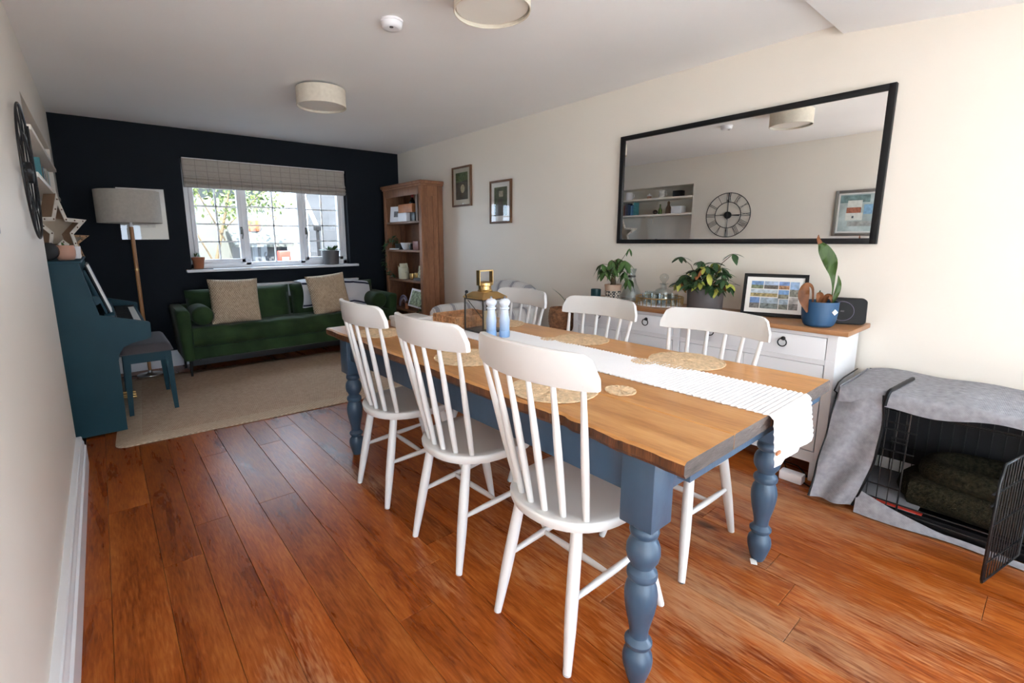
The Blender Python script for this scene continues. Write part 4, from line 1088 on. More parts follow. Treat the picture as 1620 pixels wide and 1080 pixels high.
def picture_right(y0, y1, z0, z1, label, kind):
    t = thing('framed_print', label, 'picture', (W-.01, (y0+y1)/2, z0), None)
    f = .020
    MB().box(W-.024, W-.001, y0, y0+f, z0, z1, .002).box(W-.024, W-.001, y1-f, y1, z0, z1, .002).box(W-.024, W-.001, y0+f, y1-f, z0, z0+f, .002).box(W-.024, W-.001, y0+f, y1-f, z1-f, z1, .002).build('frame', M['frame_wood'], t)
    MB().box(W-.012, W-.002, y0+.01, y1-.01, z0+.01, z1-.01).build('mount', M['paper'] if kind else mat('cream_mount', (.60, .55, .45), .8), t, smooth=0)
    a0, a1, b0, b1 = y0+.065, y1-.065, z0+.075, z1-.065
    pt = MB().box(W-.0135, W-.012, a0, a1, b0, b1).build('print', mat('print_ground', (.055, .070, .030) if kind else (.040, .038, .022), .6, var=.7, vscale=16), t, smooth=0)
    if kind == 0:
        MB().prism([(a0+(a1-a0)*(.42+.17*math.cos(2*PI*k/16)), b0+(b1-b0)*(.40+.16*math.sin(2*PI*k/16))) for k in range(16)], W-.0142, W-.0135, 'x').build('pale_shape', mat('pale_ochre', (.42, .36, .22), .6, var=.3, vscale=40), pt, smooth=0)
        MB().prism([(a0, b1), (a1, b1), (a1, b0+.62*(b1-b0)), (a0, b0+.72*(b1-b0))], W-.0139, W-.0135, 'x').build('green_shape', mat('moss', (.07, .10, .03), .6, var=.5, vscale=40), pt, smooth=0)
    else:
        MB().prism([(a0+.3*(a1-a0), b0+.66*(b1-b0)), (a0+.62*(a1-a0), b0+.66*(b1-b0)), (a0+.62*(a1-a0), b0+.86*(b1-b0)), (a0+.3*(a1-a0), b0+.86*(b1-b0))], W-.0142, W-.0135, 'x').build('pale_shape', mat('pale_stone', (.42, .36, .26), .6, var=.3, vscale=40), pt, smooth=0)
        MB().prism([(a0+.25*(a1-a0), b0), (a0+.8*(a1-a0), b0), (a0+.70*(a1-a0), b0+.6*(b1-b0)), (a0+.35*(a1-a0), b0+.6*(b1-b0))], W-.0140, W-.0135, 'x').build('dark_shape', mat('umber', (.055, .035, .02), .6, var=.5, vscale=40), pt, smooth=0)
    MB().box(W-.018, W-.0165, y0+.018, y1-.018, z0+.018, z1-.018).build('pane', M['glass'], t, smooth=0)
picture_right(4.186, 4.535, 1.65, 2.078, 'framed dark green print with a pale oval, nearest the pine bookcase', 0)
picture_right(3.54, 3.867, 1.447, 1.868, 'lower framed green print on the right wall, its glass reflecting the window', 1)

# ------------------------------------------------------------------ dog crate
t = thing('dog_crate', 'black wire dog crate with its door open, under a grey fabric cover', 'dog crate', (3.15, .08, 0))
CX0, CX1, CY0, CY1, CZ = 2.905, 3.385, -.52, .615, .575
def wires(us, vs, P, r=.0022, rb=.0035):
    mb = MB()
    for u in us: mb.tube([P(u, vs[0]), P(u, vs[-1])], rb if u in (us[0], us[-1]) else r, 5)
    for v in vs: mb.tube([P(us[0], v), P(us[-1], v)], rb, 5)
    return mb
lin = lambda a, b, n: [a+(b-a)*k/n for k in range(n+1)]
def wp(nm, mb):
    o = mb.build(nm, M['wire'], t, smooth=60); return o
wp('back_wires', wires(lin(CY0, CY1, 26), [.04, .20, .38, CZ], lambda u, v: Vector((CX1-.012, u, v))))
wp('end_wires', wires(lin(CX0, CX1-.012, 11), [.04, .20, .38, CZ], lambda u, v: Vector((u, CY1-.02, v))))
DY0, DY1 = .005, .365                                          # doorway in the long front
wp('front_wires', wires(lin(DY1, CY1-.02, 6), [.045, .15, .33, .46, CZ], lambda u, v: Vector((CX0, u, v))))
wp('front_wires', wires(lin(CY0, DY0, 12), [.045, .20, .38, CZ], lambda u, v: Vector((CX0, u, v))))
mb = MB().tube([(CX0, DY0, .52), (CX0, DY1, .52)], .0035, 5).tube([(CX0, CY0, .045), (CX0, CY1-.02, .045)], .0045, 6).tube([(CX0-.004, CY0, .085), (CX0-.004, CY1-.02, .085)], .0035, 6)
wp('front_rails', mb)
mb = MB()
for zz in (.33, .43): mb.tube([(CX0-.006, DY1-.03, zz), (CX0-.006, DY1+.13, zz)], .003, 6)
mb.tube([(CX0-.012, DY1-.005, .375), (CX0-.012, DY1+.05, .375), (CX0-.012, DY1+.05, .395), (CX0-.012, DY1-.005, .395)], .003, 6, closed=True)
wp('latch', mb)
tr_ = MB().box(CX0+.012, CX1-.02, CY0+.01, CY1-.03, .008, .028, .004).box(CX0+.012, CX0+.020, CY0+.01, CY1-.03, .02, .060).box(CX1-.028, CX1-.02, CY0+.01, CY1-.03, .02, .06).box(CX0+.02, CX1-.02, CY1-.038, CY1-.03, .02, .06)
tr_.build('floor_tray', M['black'], t)
# open door, swung out into the room
hin = Vector((CX0-.004, -.012, 0)); out = Vector((-.345, .075, 0)); ou = out.normalized(); dl = out.length
def dp(u, v): return hin+ou*(u*dl)+Vector((0, 0, v))
dm = MB()
rim = [(.02, .045), (.98, .045), (1, .06), (1, .44), (.93, .50), (.02, .50)]
dm.tube([dp(u, v) for u, v in rim], .0042, 6, closed=True)
for k in range(1, 13): dm.tube([dp(k/13, .045), dp(k/13, .50)], .0024, 5)
for v in (.12, .27, .40): dm.tube([dp(.02, v), dp(.99, v)], .003, 5)
dr = wp('door', dm); dr['label'] = 'open wire door swung out towards the table'
mb = MB().tube([dp(.80, .34)+Vector((0, .012, 0)), dp(1.0, .34)+Vector((0, .012, 0))], .004, 6).tube([dp(.80, .385)+Vector((0, .012, 0)), dp(1.0, .385)+Vector((0, .012, 0))], .004, 6).box(dp(.9, 0).x-.012, dp(.9, 0).x+.012, dp(.9, 0).y+.004, dp(.9, 0).y+.012, .345, .38)
mb.build('door_latch', M['wire'], dr)
# fabric cover: top with drooping front edge, end panel, flap, skirt
cv = thing('crate_cover', 'grey woven fabric cover with black piping draped over the wire dog crate', 'cover', (3.15, .09, 0))
random.seed(4)
def wob(a, b): return .008*math.sin(a*7+1.3*b)+.006*math.sin(a*17+b*5+.7)+.004*math.sin(b*23+a*3)
def top(u, v):
    y = CY0-.01+(CY1+.02-CY0)*u; x = CX1+.012-(CX1-CX0+.03)*min(1, v/.80)
    z = CZ+.022+.006*math.sin(u*11)*math.sin(v*4)+.004*math.sin(u*23)
    if v > .80:
        q = (v-.80)/.20
        drop = (.062+.012*math.sin(u*9)+.008*math.sin(u*21))
        x -= .020*math.sin(min(1, q*1.3)*PI/2)-.008*q; z -= drop*q**1.4
    if u > .93: z -= .012*((u-.93)/.07)**2
    return (x, y, z)
MB().surf(top, 60, 24, .004).build('top_panel', M['cover'], cv, smooth=60)
def end(u, v):                                             # far end panel next to the sideboard, flaring at the foot
    x = CX1-.01-(CX1-CX0+.035)*u; z = CZ+.010-(CZ+.0)*v
    y = CY1+.012+.045*v*math.sin(PI*min(1, u*.9+.1))*.55+.012*math.sin(u*9+v*3)*v
    y = min(y, .680)
    if u > .8:
        q = ((u-.8)/.2)**1.3; p = Vector((x, y, z)).lerp(Vector(flap(0, v)), q); return tuple(p)
    return (x, y, z)
def flap(u, v):                                            # left front flap, its inner edge a curve
    inner = CY1-.150-.035*math.sin(PI*v)*1.0+.055*v
    y = (CY1+.014+.050*v)*(1-u)+inner*u
    y = min(y, .682)
    z = CZ+.008-(CZ-.012)*v+.010*u*v
    x = CX0-.020-.055*v**1.4+.014*math.sin(u*8+v*6)*(.3+v)+.010*math.sin(v*17+u*4)
    return (x, y, z)
MB().surf(end, 26, 26, .004).build('end_panel', M['cover'], cv, smooth=60)
MB().surf(flap, 22, 34, .004).build('front_flap', M['cover'], cv, smooth=60)
ed = [Vector(flap(1.0, k/24))+Vector((-.003, -.003, 0)) for k in range(25)]
MB().tube(ed, .0055, 6).build('piping', M['black'], cv)
MB().tube([(CX1-.10, .685-.03, CZ+.018), (CX0+.13, .652, CZ+.018), (CX0+.04, .650, CZ+.010), (CX0-.010, .650, CZ-.02)]+[Vector(flap(0.0, k/16))+Vector((-.002, .005, 0)) for k in range(1, 17)], .0035, 6).build('piping', M['black'], cv)
uz_ = (.462-CY0+.01)/(CY1+.03-CY0)
MB().tube([Vector(top(uz_-.03*(1-k/20), .30+.70*k/20))+Vector((-.004 if k > 15 else 0, 0, .008)) for k in range(21)], .009, 6).build('zip_strip', M['black'], cv)
def skirt(u, v):
    y = .505-1.02*u
    z = .006+.095*max(0, 1-u*3.4)**1.1*(1-v)+.020*(1-v)
    x = CX0-.022-.040*(1-.5*math.sin(u*PI))-.01*math.sin(u*14)+.015*(1-v)
    return (x, y, z)
MB().surf(skirt, 40, 5, .004).build('skirt', M['cover'], cv, smooth=60)
MB().box(CX1+.004, CX1+.010, CY0, CY1+.01, .01, CZ+.01).build('back_panel', M['lining'], cv, smooth=0)
MB().box(CX0, CX1, CY0, CY1+.005, CZ+.0005, CZ+.002).build('top_lining', M['lining'], cv, smooth=0)
MB().box(CX0-.01, CX1, CY1-.004, CY1+.0, .02, CZ).build('end_lining', M['lining'], cv, smooth=0)
MB().box(CX0-.01, CX1, CY0-.012, CY0-.006, .02, CZ).build('end_panel', M['lining'], cv, smooth=0)
# bed and towel inside
t = thing('dog_bed', 'dark brown plush dog bed inside the wire crate', 'dog bed', (3.15, .0, .03))
def torus_loop(cx_, cy_, rx, ry, z, r, sx=1):
    mb = MB(); N = 48; pts = []
    for k in range(N):
        a = 2*PI*k/N; c, s = math.cos(a), math.sin(a); rr_ = (abs(c)**3+abs(s)**3)**(-1/3)
        pts.append((cx_+rx*rr_*c, cy_+ry*rr_*s, z+.006*math.sin(3*a)))
    mb.tube(pts, r, 12, closed=True); return mb
torus_loop(3.155, -.03, .140, .375, .118, .066).build('lower_bolster', M['bed'], t, smooth=80)
torus_loop(3.165, -.05, .130, .340, .215, .054).build('upper_bolster', M['bed'], t, smooth=80)
MB().box(2.99, 3.33, -.42, .36, .055, .185, .03).build('cushion', M['bed'], t)
tag(MB().box(2.910, 3.34, .30, .575, .0605, .068, .002).build('mat_towel', mat('grey_towel', (.22, .22, .24), .95, bump=.5, bscale=200)), 'grey towel with a red hem lying in the crate beside the dog bed', 'towel')
hem = MB().box(2.906, 2.924, .28, .577, .0660, .0705).build('red_hem', mat('red_hem', (.55, .04, .02), .8), bpy.data.objects['mat_towel'])

# ------------------------------------------------------------------ rug
rg = thing('jute_rug', 'large tan jute rug with a plain border in front of the green sofa', 'rug', (1.4, 4.5, 0))
def rrect(x0, x1, y0, y1, r, n=8):
    P_ = []
    for cx_, cy_, a0 in ((x1-r, y1-r, 0), (x0+r, y1-r, PI/2), (x0+r, y0+r, PI), (x1-r, y0+r, 3*PI/2)):
        for k in range(n+1):
            a = a0+PI/2*k/n; P_.append((cx_+r*math.cos(a), cy_+r*math.sin(a)))
    return P_
def rot2(P_, c, a): return [(c[0]+(x-c[0])*math.cos(a)-(y-c[1])*math.sin(a), c[1]+(x-c[0])*math.sin(a)+(y-c[1])*math.cos(a)) for x, y in P_]
ra = -.055
def rug_ring(i, z): return [Vector((x, y, z)) for x, y in rot2(rrect(.145+i, 2.40-i, 3.62+i, 5.44-i, .07 if i < .05 else .03), (.15, 3.62), ra)]
MB().rings([rug_ring(0, .001), rug_ring(-.002, .006), rug_ring(.003, .0115), rug_ring(.14, .0118)], caps=False).build('border', M['jute_border'], rg, smooth=60)
MB().rings([rug_ring(.139, .001), rug_ring(.139, .0112), rug_ring(.142, .0125)]).build('field', M['jute_rug'], rg, smooth=0)
RZ = .0125

# ------------------------------------------------------------------ sofa
t = thing('sofa', 'dark green velvet sofa with a tufted seat under the window', 'sofa', (1.82, 5.42, 0))
sx0, sx1, sf, sb = .685, 2.955, 5.10, 5.70
mb = MB()
mb.box(sx0+.10, sx1-.10, sf+.015, sb-.05, .175, .300, .02)
mb.build('base', M['velvet'], t)
MB().box(sx0+.14, sx1-.14, sb-.16, sb-.12, .025, .20).box(sx0+.16, sx1-.16, sf+.05, sb-.13, .155, .178).build('underside_lining', M['leg_dark'], t, smooth=0)  # black boards added to stand in for the shadow beneath the sofa
mb = MB().box(sx0+.08, sx1-.08, sb-.13, sb, .20, .66, .03)
mb.build('back', M['velvet'], t)
for s in (0, 1):
    a, b = (sx0, sx0+.115) if s == 0 else (sx1-.115, sx1)
    i = 1 if s == 0 else -1
    R = []
    for y, zt_, ins in ((sf+.005, .640, .012), (sf+.02, .655, .0), (5.35, .660, 0), (sb-.02, .665, 0), (sb, .655, .01)):
        lo, hi = a+ins, b-ins
        fl = .035
        R.append([Vector((lo+(fl if s == 0 else 0)+ins, y, .175)), Vector((hi-(fl if s == 1 else 0)-ins, y, .175)), Vector((hi, y, zt_-.03)), Vector((hi-.015, y, zt_-.004)), Vector((hi-.04, y, zt_)), Vector((lo+.04, y, zt_)), Vector((lo+.015, y, zt_-.004)), Vector((lo, y, zt_-.03))])
    MB().rings(R).build('arm', M['velvet'], t, smooth=50)
# tufted bench seat
def seat(u, v):
    x = sx0+.115+(sx1-sx0-.23)*u; y = sf-.012+(sb-.14-sf)*v
    z = .475+.014*abs(math.sin(u*PI*6))**.6*abs(math.sin((v+.001)*PI*2))**.6
    e = min(1, v/.07); z -= .035*(1-e)**2
    return (x, y, z)
nu, nv = 96, 24
mb = MB().surf(seat, nu, nv)
bm = mb.bm
bm.verts.ensure_lookup_table()
V = [[bm.verts[i*(nv+1)+j] for j in range(nv+1)] for i in range(nu+1)]
lowf = [bm.verts.new((V[i][0].co.x, sf-.010, .310)) for i in range(nu+1)]
midf = [bm.verts.new((V[i][0].co.x, sf-.028, .40)) for i in range(nu+1)]
low2 = [bm.verts.new((V[i][0].co.x, sf+.02, .300)) for i in range(nu+1)]
for i in range(nu):
    bm.faces.new((V[i][0], V[i+1][0], midf[i+1], midf[i])); bm.faces.new((midf[i], midf[i+1], lowf[i+1], lowf[i])); bm.faces.new((lowf[i], lowf[i+1], low2[i+1], low2[i]))
bm.faces.new([V[0][0], midf[0], lowf[0], low2[0]]+[bm.verts.new((sx0+.115, sb-.15, .3))]+[V[0][nv]])
bm.faces.new([V[nu][0], midf[nu], lowf[nu], low2[nu]]+[bm.verts.new((sx1-.115, sb-.15, .3))]+[V[nu][nv]])
mb.build('seat_cushion', M['velvet'], t, smooth=70)
def cushion(w, h, d, nm, m, parent, mtx, n=18, pinch=.10, cat=None, pw=2.5):
    """plump cushion: two bulged faces; w across (x), h up (z), d deep (y)"""
    mb = MB()
    for s in (1, -1):
        rows = []
        for i in range(n+1):
            row = []
            for j in range(n+1):
                u, v = -1+2*i/n, -1+2*j/n
                k = max(0, 1-abs(u)**pw)**.5*max(0, 1-abs(v)**pw)**.5
                px = u*(1-pinch*(1-v*v)*abs(u)*0-pinch*.5*(1-abs(v)**2)); pz = v*(1-pinch*.5*(1-abs(u)**2))
                row.append(mb.bm.verts.new(mtx @ Vector((px*w/2, s*d/2*k, pz*h/2))))
            rows.append(row)
        for i in range(n):
            for j in range(n): mb.bm.faces.new((rows[i][j], rows[i+1][j], rows[i+1][j+1], rows[i][j+1]))
    bmesh.ops.remove_doubles(mb.bm, verts=mb.bm.verts, dist=1e-5)
    return mb.build(nm, m, parent, smooth=80)
def place(c, yaw=0, tilt=0, roll=0): return Matrix.Translation(c) @ Euler((tilt, roll, yaw)).to_matrix().to_4x4()
for k, (a, b) in enumerate(((.815, 1.815), (1.825, 2.825))):
    cushion(b-a, .42, .20, 'back_cushion', M['velvet'], t, place(((a+b)/2, 5.50, .60), 0, -.18), pinch=.03, pw=5)
for x_, y_ in ((sx0+.085, sf+.075), (sx1-.085, sf+.075)): MB().tube([(x_, y_, .18), (x_-.004 if x_ < 2 else x_+.004, y_-.004, RZ)], (.016, .010), 10).build('leg', M['leg_dark'], t)
for x_ in (sx0+.085, sx1-.085): MB().tube([(x_, sb-.08, .20), (x_, sb-.075, 0)], (.016, .010), 10).build('leg', M['leg_dark'], t)
def bolster(x_, z_, label):
    prof = [(.02, 0), (.075, .004), (.090, .020), (.093, .06), (.094, .22), (.093, .38), (.090, .43), (.075, .446), (.02, .45)]
    mb = MB().lathe(prof, (x_, 5.125, z_), 28, rot=Matrix.Rotation(-PI/2, 3, 'X'))
    tag(mb.build('bolster_cushion', M['velvet'], smooth=60), label, 'cushion', 'velvet bolsters on the sofa')
bolster(.905, .585, 'round green velvet bolster against the left sofa arm')
bolster(2.735, .585, 'round green velvet bolster against the right sofa arm')
def knit_cushion(c, w, yaw, roll, label):
    o = cushion(w, w, .17, 'throw_cushion', M['knit'], None, place(c, yaw, -.26, roll), pinch=.10, pw=3)
    tag(o, label, 'cushion', 'knitted beige cushions')
knit_cushion((1.215, 5.262, .690), .46, .03, .03, 'chunky knitted beige cushion on the left half of the green sofa')
knit_cushion((2.175, 5.262, .690), .46, .10, -.07, 'chunky knitted beige cushion on the right half of the green sofa, over the blanket')
# blanket folded over the back cushion
M['blanket'] = mat('blanket_white', (.62, .62, .66), .95, bump=.6, bscale=220, var=.05)
M['navy_stripe'] = mat('blanket_navy', (.018, .022, .05), .95)
bl = thing('blanket', 'white blanket with navy stripes draped over the right sofa back cushion', 'blanket', (2.3, 5.45, .48))
def drape(u, v):
    x = 1.90+.80*u+.03*math.sin(v*3)
    if v < .35: q = v/.35; y = 5.60-.16*q; z = .822-.010*q+.008*math.sin(u*7)
    else: q = (v-.35)/.65; y = 5.425-.060*math.sin(q*PI*.55)-.012*math.sin(u*9+q*3); z = .812-.26*q
    return (x, y-.0, z+.006*math.sin(u*13+v*4)-.045*max(0, u-.75)/.25)
MB().surf(drape, 40, 30, .012).build('blanket_cloth', M['blanket'], bl, smooth=60)
for v0, v1 in ((.36, .41), (.94, .985)):
    MB().surf(lambda u, v, a=v0, b=v1: tuple(Vector(drape(u, a+(b-a)*v))+Vector((0, -.014, .006))), 40, 2, .002).build('navy_stripe', M['navy_stripe'], bl, smooth=60)
# radiator behind the sofa
t = thing('radiator', 'white panel radiator on the navy wall behind the sofa', 'radiator', (2.1, 5.76, .2))
MB().box(1.45, 2.75, 5.735, 5.775, .32, .80, .008).build('panel', M['white_gloss'], t)
MB().box(1.45, 2.75, 5.730, 5.80, .80, .815, .004).build('top_grille', M['white_gloss'], t)
MB().box(1.55, 1.60, 5.77, D-.001, .35, .7).box(2.6, 2.65, 5.77, D-.001, .35, .7).build('bracket', M['white_gloss'], t)
mb = MB()
for k in range(30): mb.box(1.47+k*.0425, 1.49+k*.0425, 5.729, 5.736, .34, .78, .002)
mb.build('flute', M['white_gloss'], t)['kind'] = 'stuff'

# plants on the window sill
t = thing('terracotta_pot', 'small terracotta pot of succulents on a slate at the left end of the sill', 'potted plant', (1.005, D-.01, WZ0))
MB().box(.93, 1.13, D-.055, D+.045, WZ0+.0005, WZ0+.006).build('slate', M['leg_dark'], t)
MB().lathe([(.040, WZ0+.0065), (.044, WZ0+.01), (.054, WZ0+.095), (.060, WZ0+.097), (.062, WZ0+.125), (.056, WZ0+.125), (.052, WZ0+.10), (.001, WZ0+.10)], (1.005, D-.008, 0), 28).build('pot', M['terracotta'], t)
random.seed(2)
for k in range(14):
    leaf(t, 'leaf_a', (1.005+random.uniform(-.03, .03), D-.008+random.uniform(-.03, .03), WZ0+.128), random.uniform(0, 6.28), random.uniform(.2, 1.2), random.uniform(.045, .07), 0, .8)
t = thing('sill_planter', 'dark grey pot with a low green plant at the right end of the window sill', 'potted plant', (2.43, D+.01, WZ0))
MB().lathe([(.086, WZ0+.0005), (.090, WZ0+.004), (.104, WZ0+.165), (.104, WZ0+.17), (.097, WZ0+.17), (.094, WZ0+.14), (.001, WZ0+.14)], (2.43, D+.0, 0), 32).build('pot', M['grey_pot'], t)
MB().lathe([(.001, WZ0+.145), (.094, WZ0+.145)], (2.43, D, 0), 20, caps=False).build('soil', M['soil'], t)
for k in range(26):
    a = random.uniform(0, 6.28)
    leaf(t, 'leaf_a' if k % 3 else 'leaf_b', (2.43+.05*math.cos(a), D+.05*math.sin(a), WZ0+.172), a, random.uniform(.2, 1.2), random.uniform(.07, .10), random.uniform(-.4, .4), .9)

# picture on the navy wall behind the lamp
t = thing('framed_drawing', 'pale framed drawing on the navy wall behind the lampshade', 'picture', (.58, D-.01, 1.30))
O = Vector((.383, D-.001, 1.298)); 
_, n_ = quad_frame(t, O, Vector((1, 0, 0)), Vector((0, 0, 1)), .395, .503, .008, .022, M['black'])
MB().box(.39, .77, D-.012, D-.002, 1.305, 1.795).build('mount', mat('mount_white', (.72, .71, .68), .7, var=.01), t, smooth=0)
MB().box(.49, .67, D-.0135, D-.012, 1.42, 1.69).build('print', mat('faint_drawing', (.60, .59, .57), .7, var=.12, vscale=25), t, smooth=0)
MB().box(.391, .770, D-.019, D-.0175, 1.306, 1.793).build('pane', M['glass'], t, smooth=0)

# floor lamp
t = thing('floor_lamp', 'floor lamp with a grey drum shade on an oak pole, behind the piano stool', 'lamp', (.458, 5.56, 0))
lx, ly = .462, 5.54
MB().lathe([(.105, .0), (.108, .004), (.106, .014), (.030, .022), (.018, .030), (.016, .05)], (lx, ly, 0), 36).build('base', M['steel'], t)
MB().lathe([(.0135, .05), (.0165, .2), (.0165, .52)], (lx, ly, 0), 16).build('pole', M['oak'], t)
MB().lathe([(.0165, .535), (.0165, 1.02)], (lx, ly, 0), 16).build('pole', M['oak'], t)
MB().lathe([(.0165, 1.035), (.0165, 1.42)], (lx, ly, 0), 16).build('pole', M['oak'], t)
for z in (.5275, 1.0275): MB().lathe([(.0172, z-.009), (.0172, z+.009)], (lx, ly, 0), 16).build('coupling', M['brass'], t)
MB().lathe([(.012, 1.42), (.012, 1.46), (.020, 1.465), (.020, 1.53), (.01, 1.54)], (lx, ly, 0), 16).build('lamp_holder', M['plastic_white'], t)
MB().lathe([(.246, 1.455), (.246, 1.742), (.243, 1.742), (.243, 1.455)], (lx, ly, 0), 56, caps=False).build('lamp_shade', M['lamp_linen'], t, smooth=60)
mb = MB()
for k in range(3):
    q = 2*PI*k/3; mb.tube([(lx+.018*math.cos(q), ly+.018*math.sin(q), 1.50), (lx+.243*math.cos(q), ly+.243*math.sin(q), 1.50)], .003, 5)
mb.build('shade_spider', M['steel'], t)
MB().sphere((lx, ly, 1.57), .035, 2, (1, 1, 1.2)).build('bulb', mat('bulb', (.8, .8, .78), .3), t)
tag(MB().tube([(lx-.1, ly+.02, .006), (lx-.22, ly+.05, .006), (lx-.28, ly-.04, .006), (lx-.34, ly+.10, .006)], .004, 6).build('lamp_cord', M['black']), 'black cord trailing from the floor lamp base to the corner', 'cord')

# ------------------------------------------------------------------ piano in the alcove
PB, PN, PF = -.27, 3.95, 5.36
pz = .013
t = thing('upright_piano', 'teal painted upright piano standing in the alcove', 'piano', (.05, 4.65, 0))
side = [(PB, pz), (.222, pz), (.226, .50), (.236, .545), (.262, .585), (.31, .607), (.40, .625), (.418, .635), (.422, .655), (.424, .730), (.415, .742), (.160, .812), (.095, 1.150), (PB, 1.150)]
for y0, y1 in ((PN, PN+.035), (PF-.035, PF)): MB().prism([(x_, z_) for x_, z_ in side], y0, y1, 'y').build('side_panel', M['teal'], t, smooth=20)
MB().box(PB, .108, PN-.006, PF+.006, 1.150, 1.168, .004).build('lid', M['teal'], t)
MB().rings([[Vector((.12-.055, y_, .80)), Vector((.12-.035, y_, .80)), Vector((.078, y_, 1.150)), Vector((.058, y_, 1.150))] for y_ in (PN+.035, PF-.035)]).build('upper_panel', M['teal'], t, smooth=0)
MB().box(.175, .195, PN+.035, PF-.035, .06, .60).build('lower_panel', M['teal'], t, smooth=0)
MB().box(PB, PB+.01, PN+.035, PF-.035, .05, 1.15).build('back_panel', M['teal'], t, smooth=0)
MB().box(.16, .222, PN+.035, PF-.035, pz, .07).build('plinth', M['teal'], t, smooth=0)
MB().box(.08, .40, PN+.035, PF-.035, .625, .650).build('key_bed', M['teal'], t, smooth=0)
MB().box(.395, .412, PN+.035, PF-.035, .648, .705, .003).build('key_slip', M['teal'], t)
ky0, ky1 = PN+.075, PF-.075
kw = (ky1-ky0)/52
MB().box(.13, .395, PN+.036, ky0-.001, .65, .722).build('cheek', M['black'], t, smooth=0); MB().box(.13, .395, ky1+.001, PF-.036, .65, .722).build('cheek', M['black'], t, smooth=0)
ivory = mat('key_white', (.78, .77, .72), .3, var=.01)
kme = MB().box(-.069, .069, -kw/2+.0006, kw/2-.0006, -.009, .009, .0012, seg=1).build('white_key', ivory, smooth=0)
kb = MB().box(-.045, .045, -.0055, .0055, 0, .022, .002, seg=1).build('black_key', M['black'], smooth=0)
kme.data.transform(Matrix.Translation(kme.location)); kb.data.transform(Matrix.Translation(kb.location))
for k in range(52):
    link_copy(kme, t, Vector((.322, ky0+kw*(k+.5), .701))-Vector(t.location))
    if k < 51 and (k % 7) not in (1, 4): link_copy(kb, t, Vector((.300, ky0+kw*(k+1), .709))-Vector(t.location))
bpy.data.objects.remove(kme); bpy.data.objects.remove(kb)
# fallboard folded back and music desk
MB().rings([[Vector((.150, y_, .715)), Vector((.250, y_, .712)), Vector((.250, y_, .720)), Vector((.150, y_, .80)), Vector((.14, y_, .80))] for y_ in (PN+.037, PF-.037)]).build('fallboard', M['teal'], t, smooth=0)
MB().lathe([(.012, 0), (.030, .001), (.030, .018), (.012, .019)], (.148, PN+.055, .905), 20, rot=Matrix.Rotation(-PI/2, 3, 'X')).build('desk_knob', M['teal'], t)
MB().rings([[Vector((.195, y_, .80)), Vector((.205, y_, .81)), Vector((.118, y_, 1.10)), Vector((.106, y_, 1.10))] for y_ in (PN+.16, PF-.30)]).build('music_desk', M['teal'], t, smooth=0)
MB().box(.185, .240, PN+.16, PF-.30, .785, .800, .003).build('desk_ledge', M['teal'], t)
for k in range(3): MB().tube([(.19, 4.58+.075*k, .075), (.26, 4.58+.075*k, .072), (.31, 4.58+.075*k, .066)], (.009, .013), 8).build('pedal', M['brass'], t)
bk = thing('music_book', 'glossy black covered music books propped open on the piano desk', 'book', (.2, 4.4, .80))
def slab(y0, y1, x0, z0, x1, z1, th, m, nm, par):
    d = Vector((x1-x0, 0, z1-z0)).normalized(); nrm = Vector((d.z, 0, -d.x))
    A = Vector((x0, 0, z0)); B = Vector((x1, 0, z1))
    Pq = [A, A+nrm*th, B+nrm*th, B]
    return MB().rings([[p+Vector((0, y0, 0)) for p in Pq], [p+Vector((0, y1, 0)) for p in Pq]]).build(nm, m, par, smooth=0)
slab(4.13, 4.40, .212, .803, .118, 1.135, .008, M['black'], 'cover', bk)
slab(4.135, 4.395, .2205, .806, .1265, 1.13, .010, M['paper'], 'pages', bk)
slab(4.40, 4.66, .212, .803, .118, 1.135, .008, M['black'], 'cover', bk)
slab(4.405, 4.655, .2205, .806, .1265, 1.13, .008, mat('blue_cover', (.10, .13, .26), .2, var=.5, vscale=15), 'pages', bk)
# stool
t = thing('piano_stool', 'teal piano stool with a dark grey padded seat', 'stool', (.40, 4.56, RZ))
ox0, ox1, oy0, oy1 = .245, .555, 4.24, 4.86
for a, b in ((ox0, oy0), (ox0, oy1), (ox1, oy0), (ox1, oy1)):
    dx = 1 if a == ox0 else -1; dy = 1 if b == oy0 else -1
    MB().rings([[Vector((a-.004*dx*0, b, RZ)), Vector((a+.028*dx, b, RZ)), Vector((a+.028*dx, b+.028*dy, RZ)), Vector((a, b+.028*dy, RZ))], [Vector((a+.008*dx, b+.008*dy, .47)), Vector((a+.052*dx, b+.008*dy, .47)), Vector((a+.052*dx, b+.052*dy, .47)), Vector((a+.008*dx, b+.052*dy, .47))]]).build('leg', M['teal'], t, smooth=0)
mb = MB().box(ox0+.012, ox1-.012, oy0+.012, oy0+.032, .40, .47).box(ox0+.012, ox1-.012, oy1-.032, oy1-.012, .40, .47).box(ox0+.012, ox0+.032, oy0+.012, oy1-.012, .40, .47).box(ox1-.032, ox1-.012, oy0+.012, oy1-.012, .40, .47)
mb.build('apron', M['teal'], t, smooth=0)
def pad(u, v):
    e = min(1, min(u, 1-u)/.14)*1.0; f = min(1, min(v, 1-v)/.08)
    return (ox0-.008+(ox1-ox0+.016)*u, oy0-.008+(oy1-oy0+.016)*v, .478+.058*(1-(1-e)**2)**.5*(1-(1-f)**2)**.5)
mb = MB().surf(pad, 24, 36)
mb.box(ox0-.006, ox1+.006, oy0-.006, oy1+.006, .471, .480)
mb.build('seat_pad', mat('stool_fabric', (.075, .065, .07), .85, bump=.3, bscale=200), t, smooth=60)

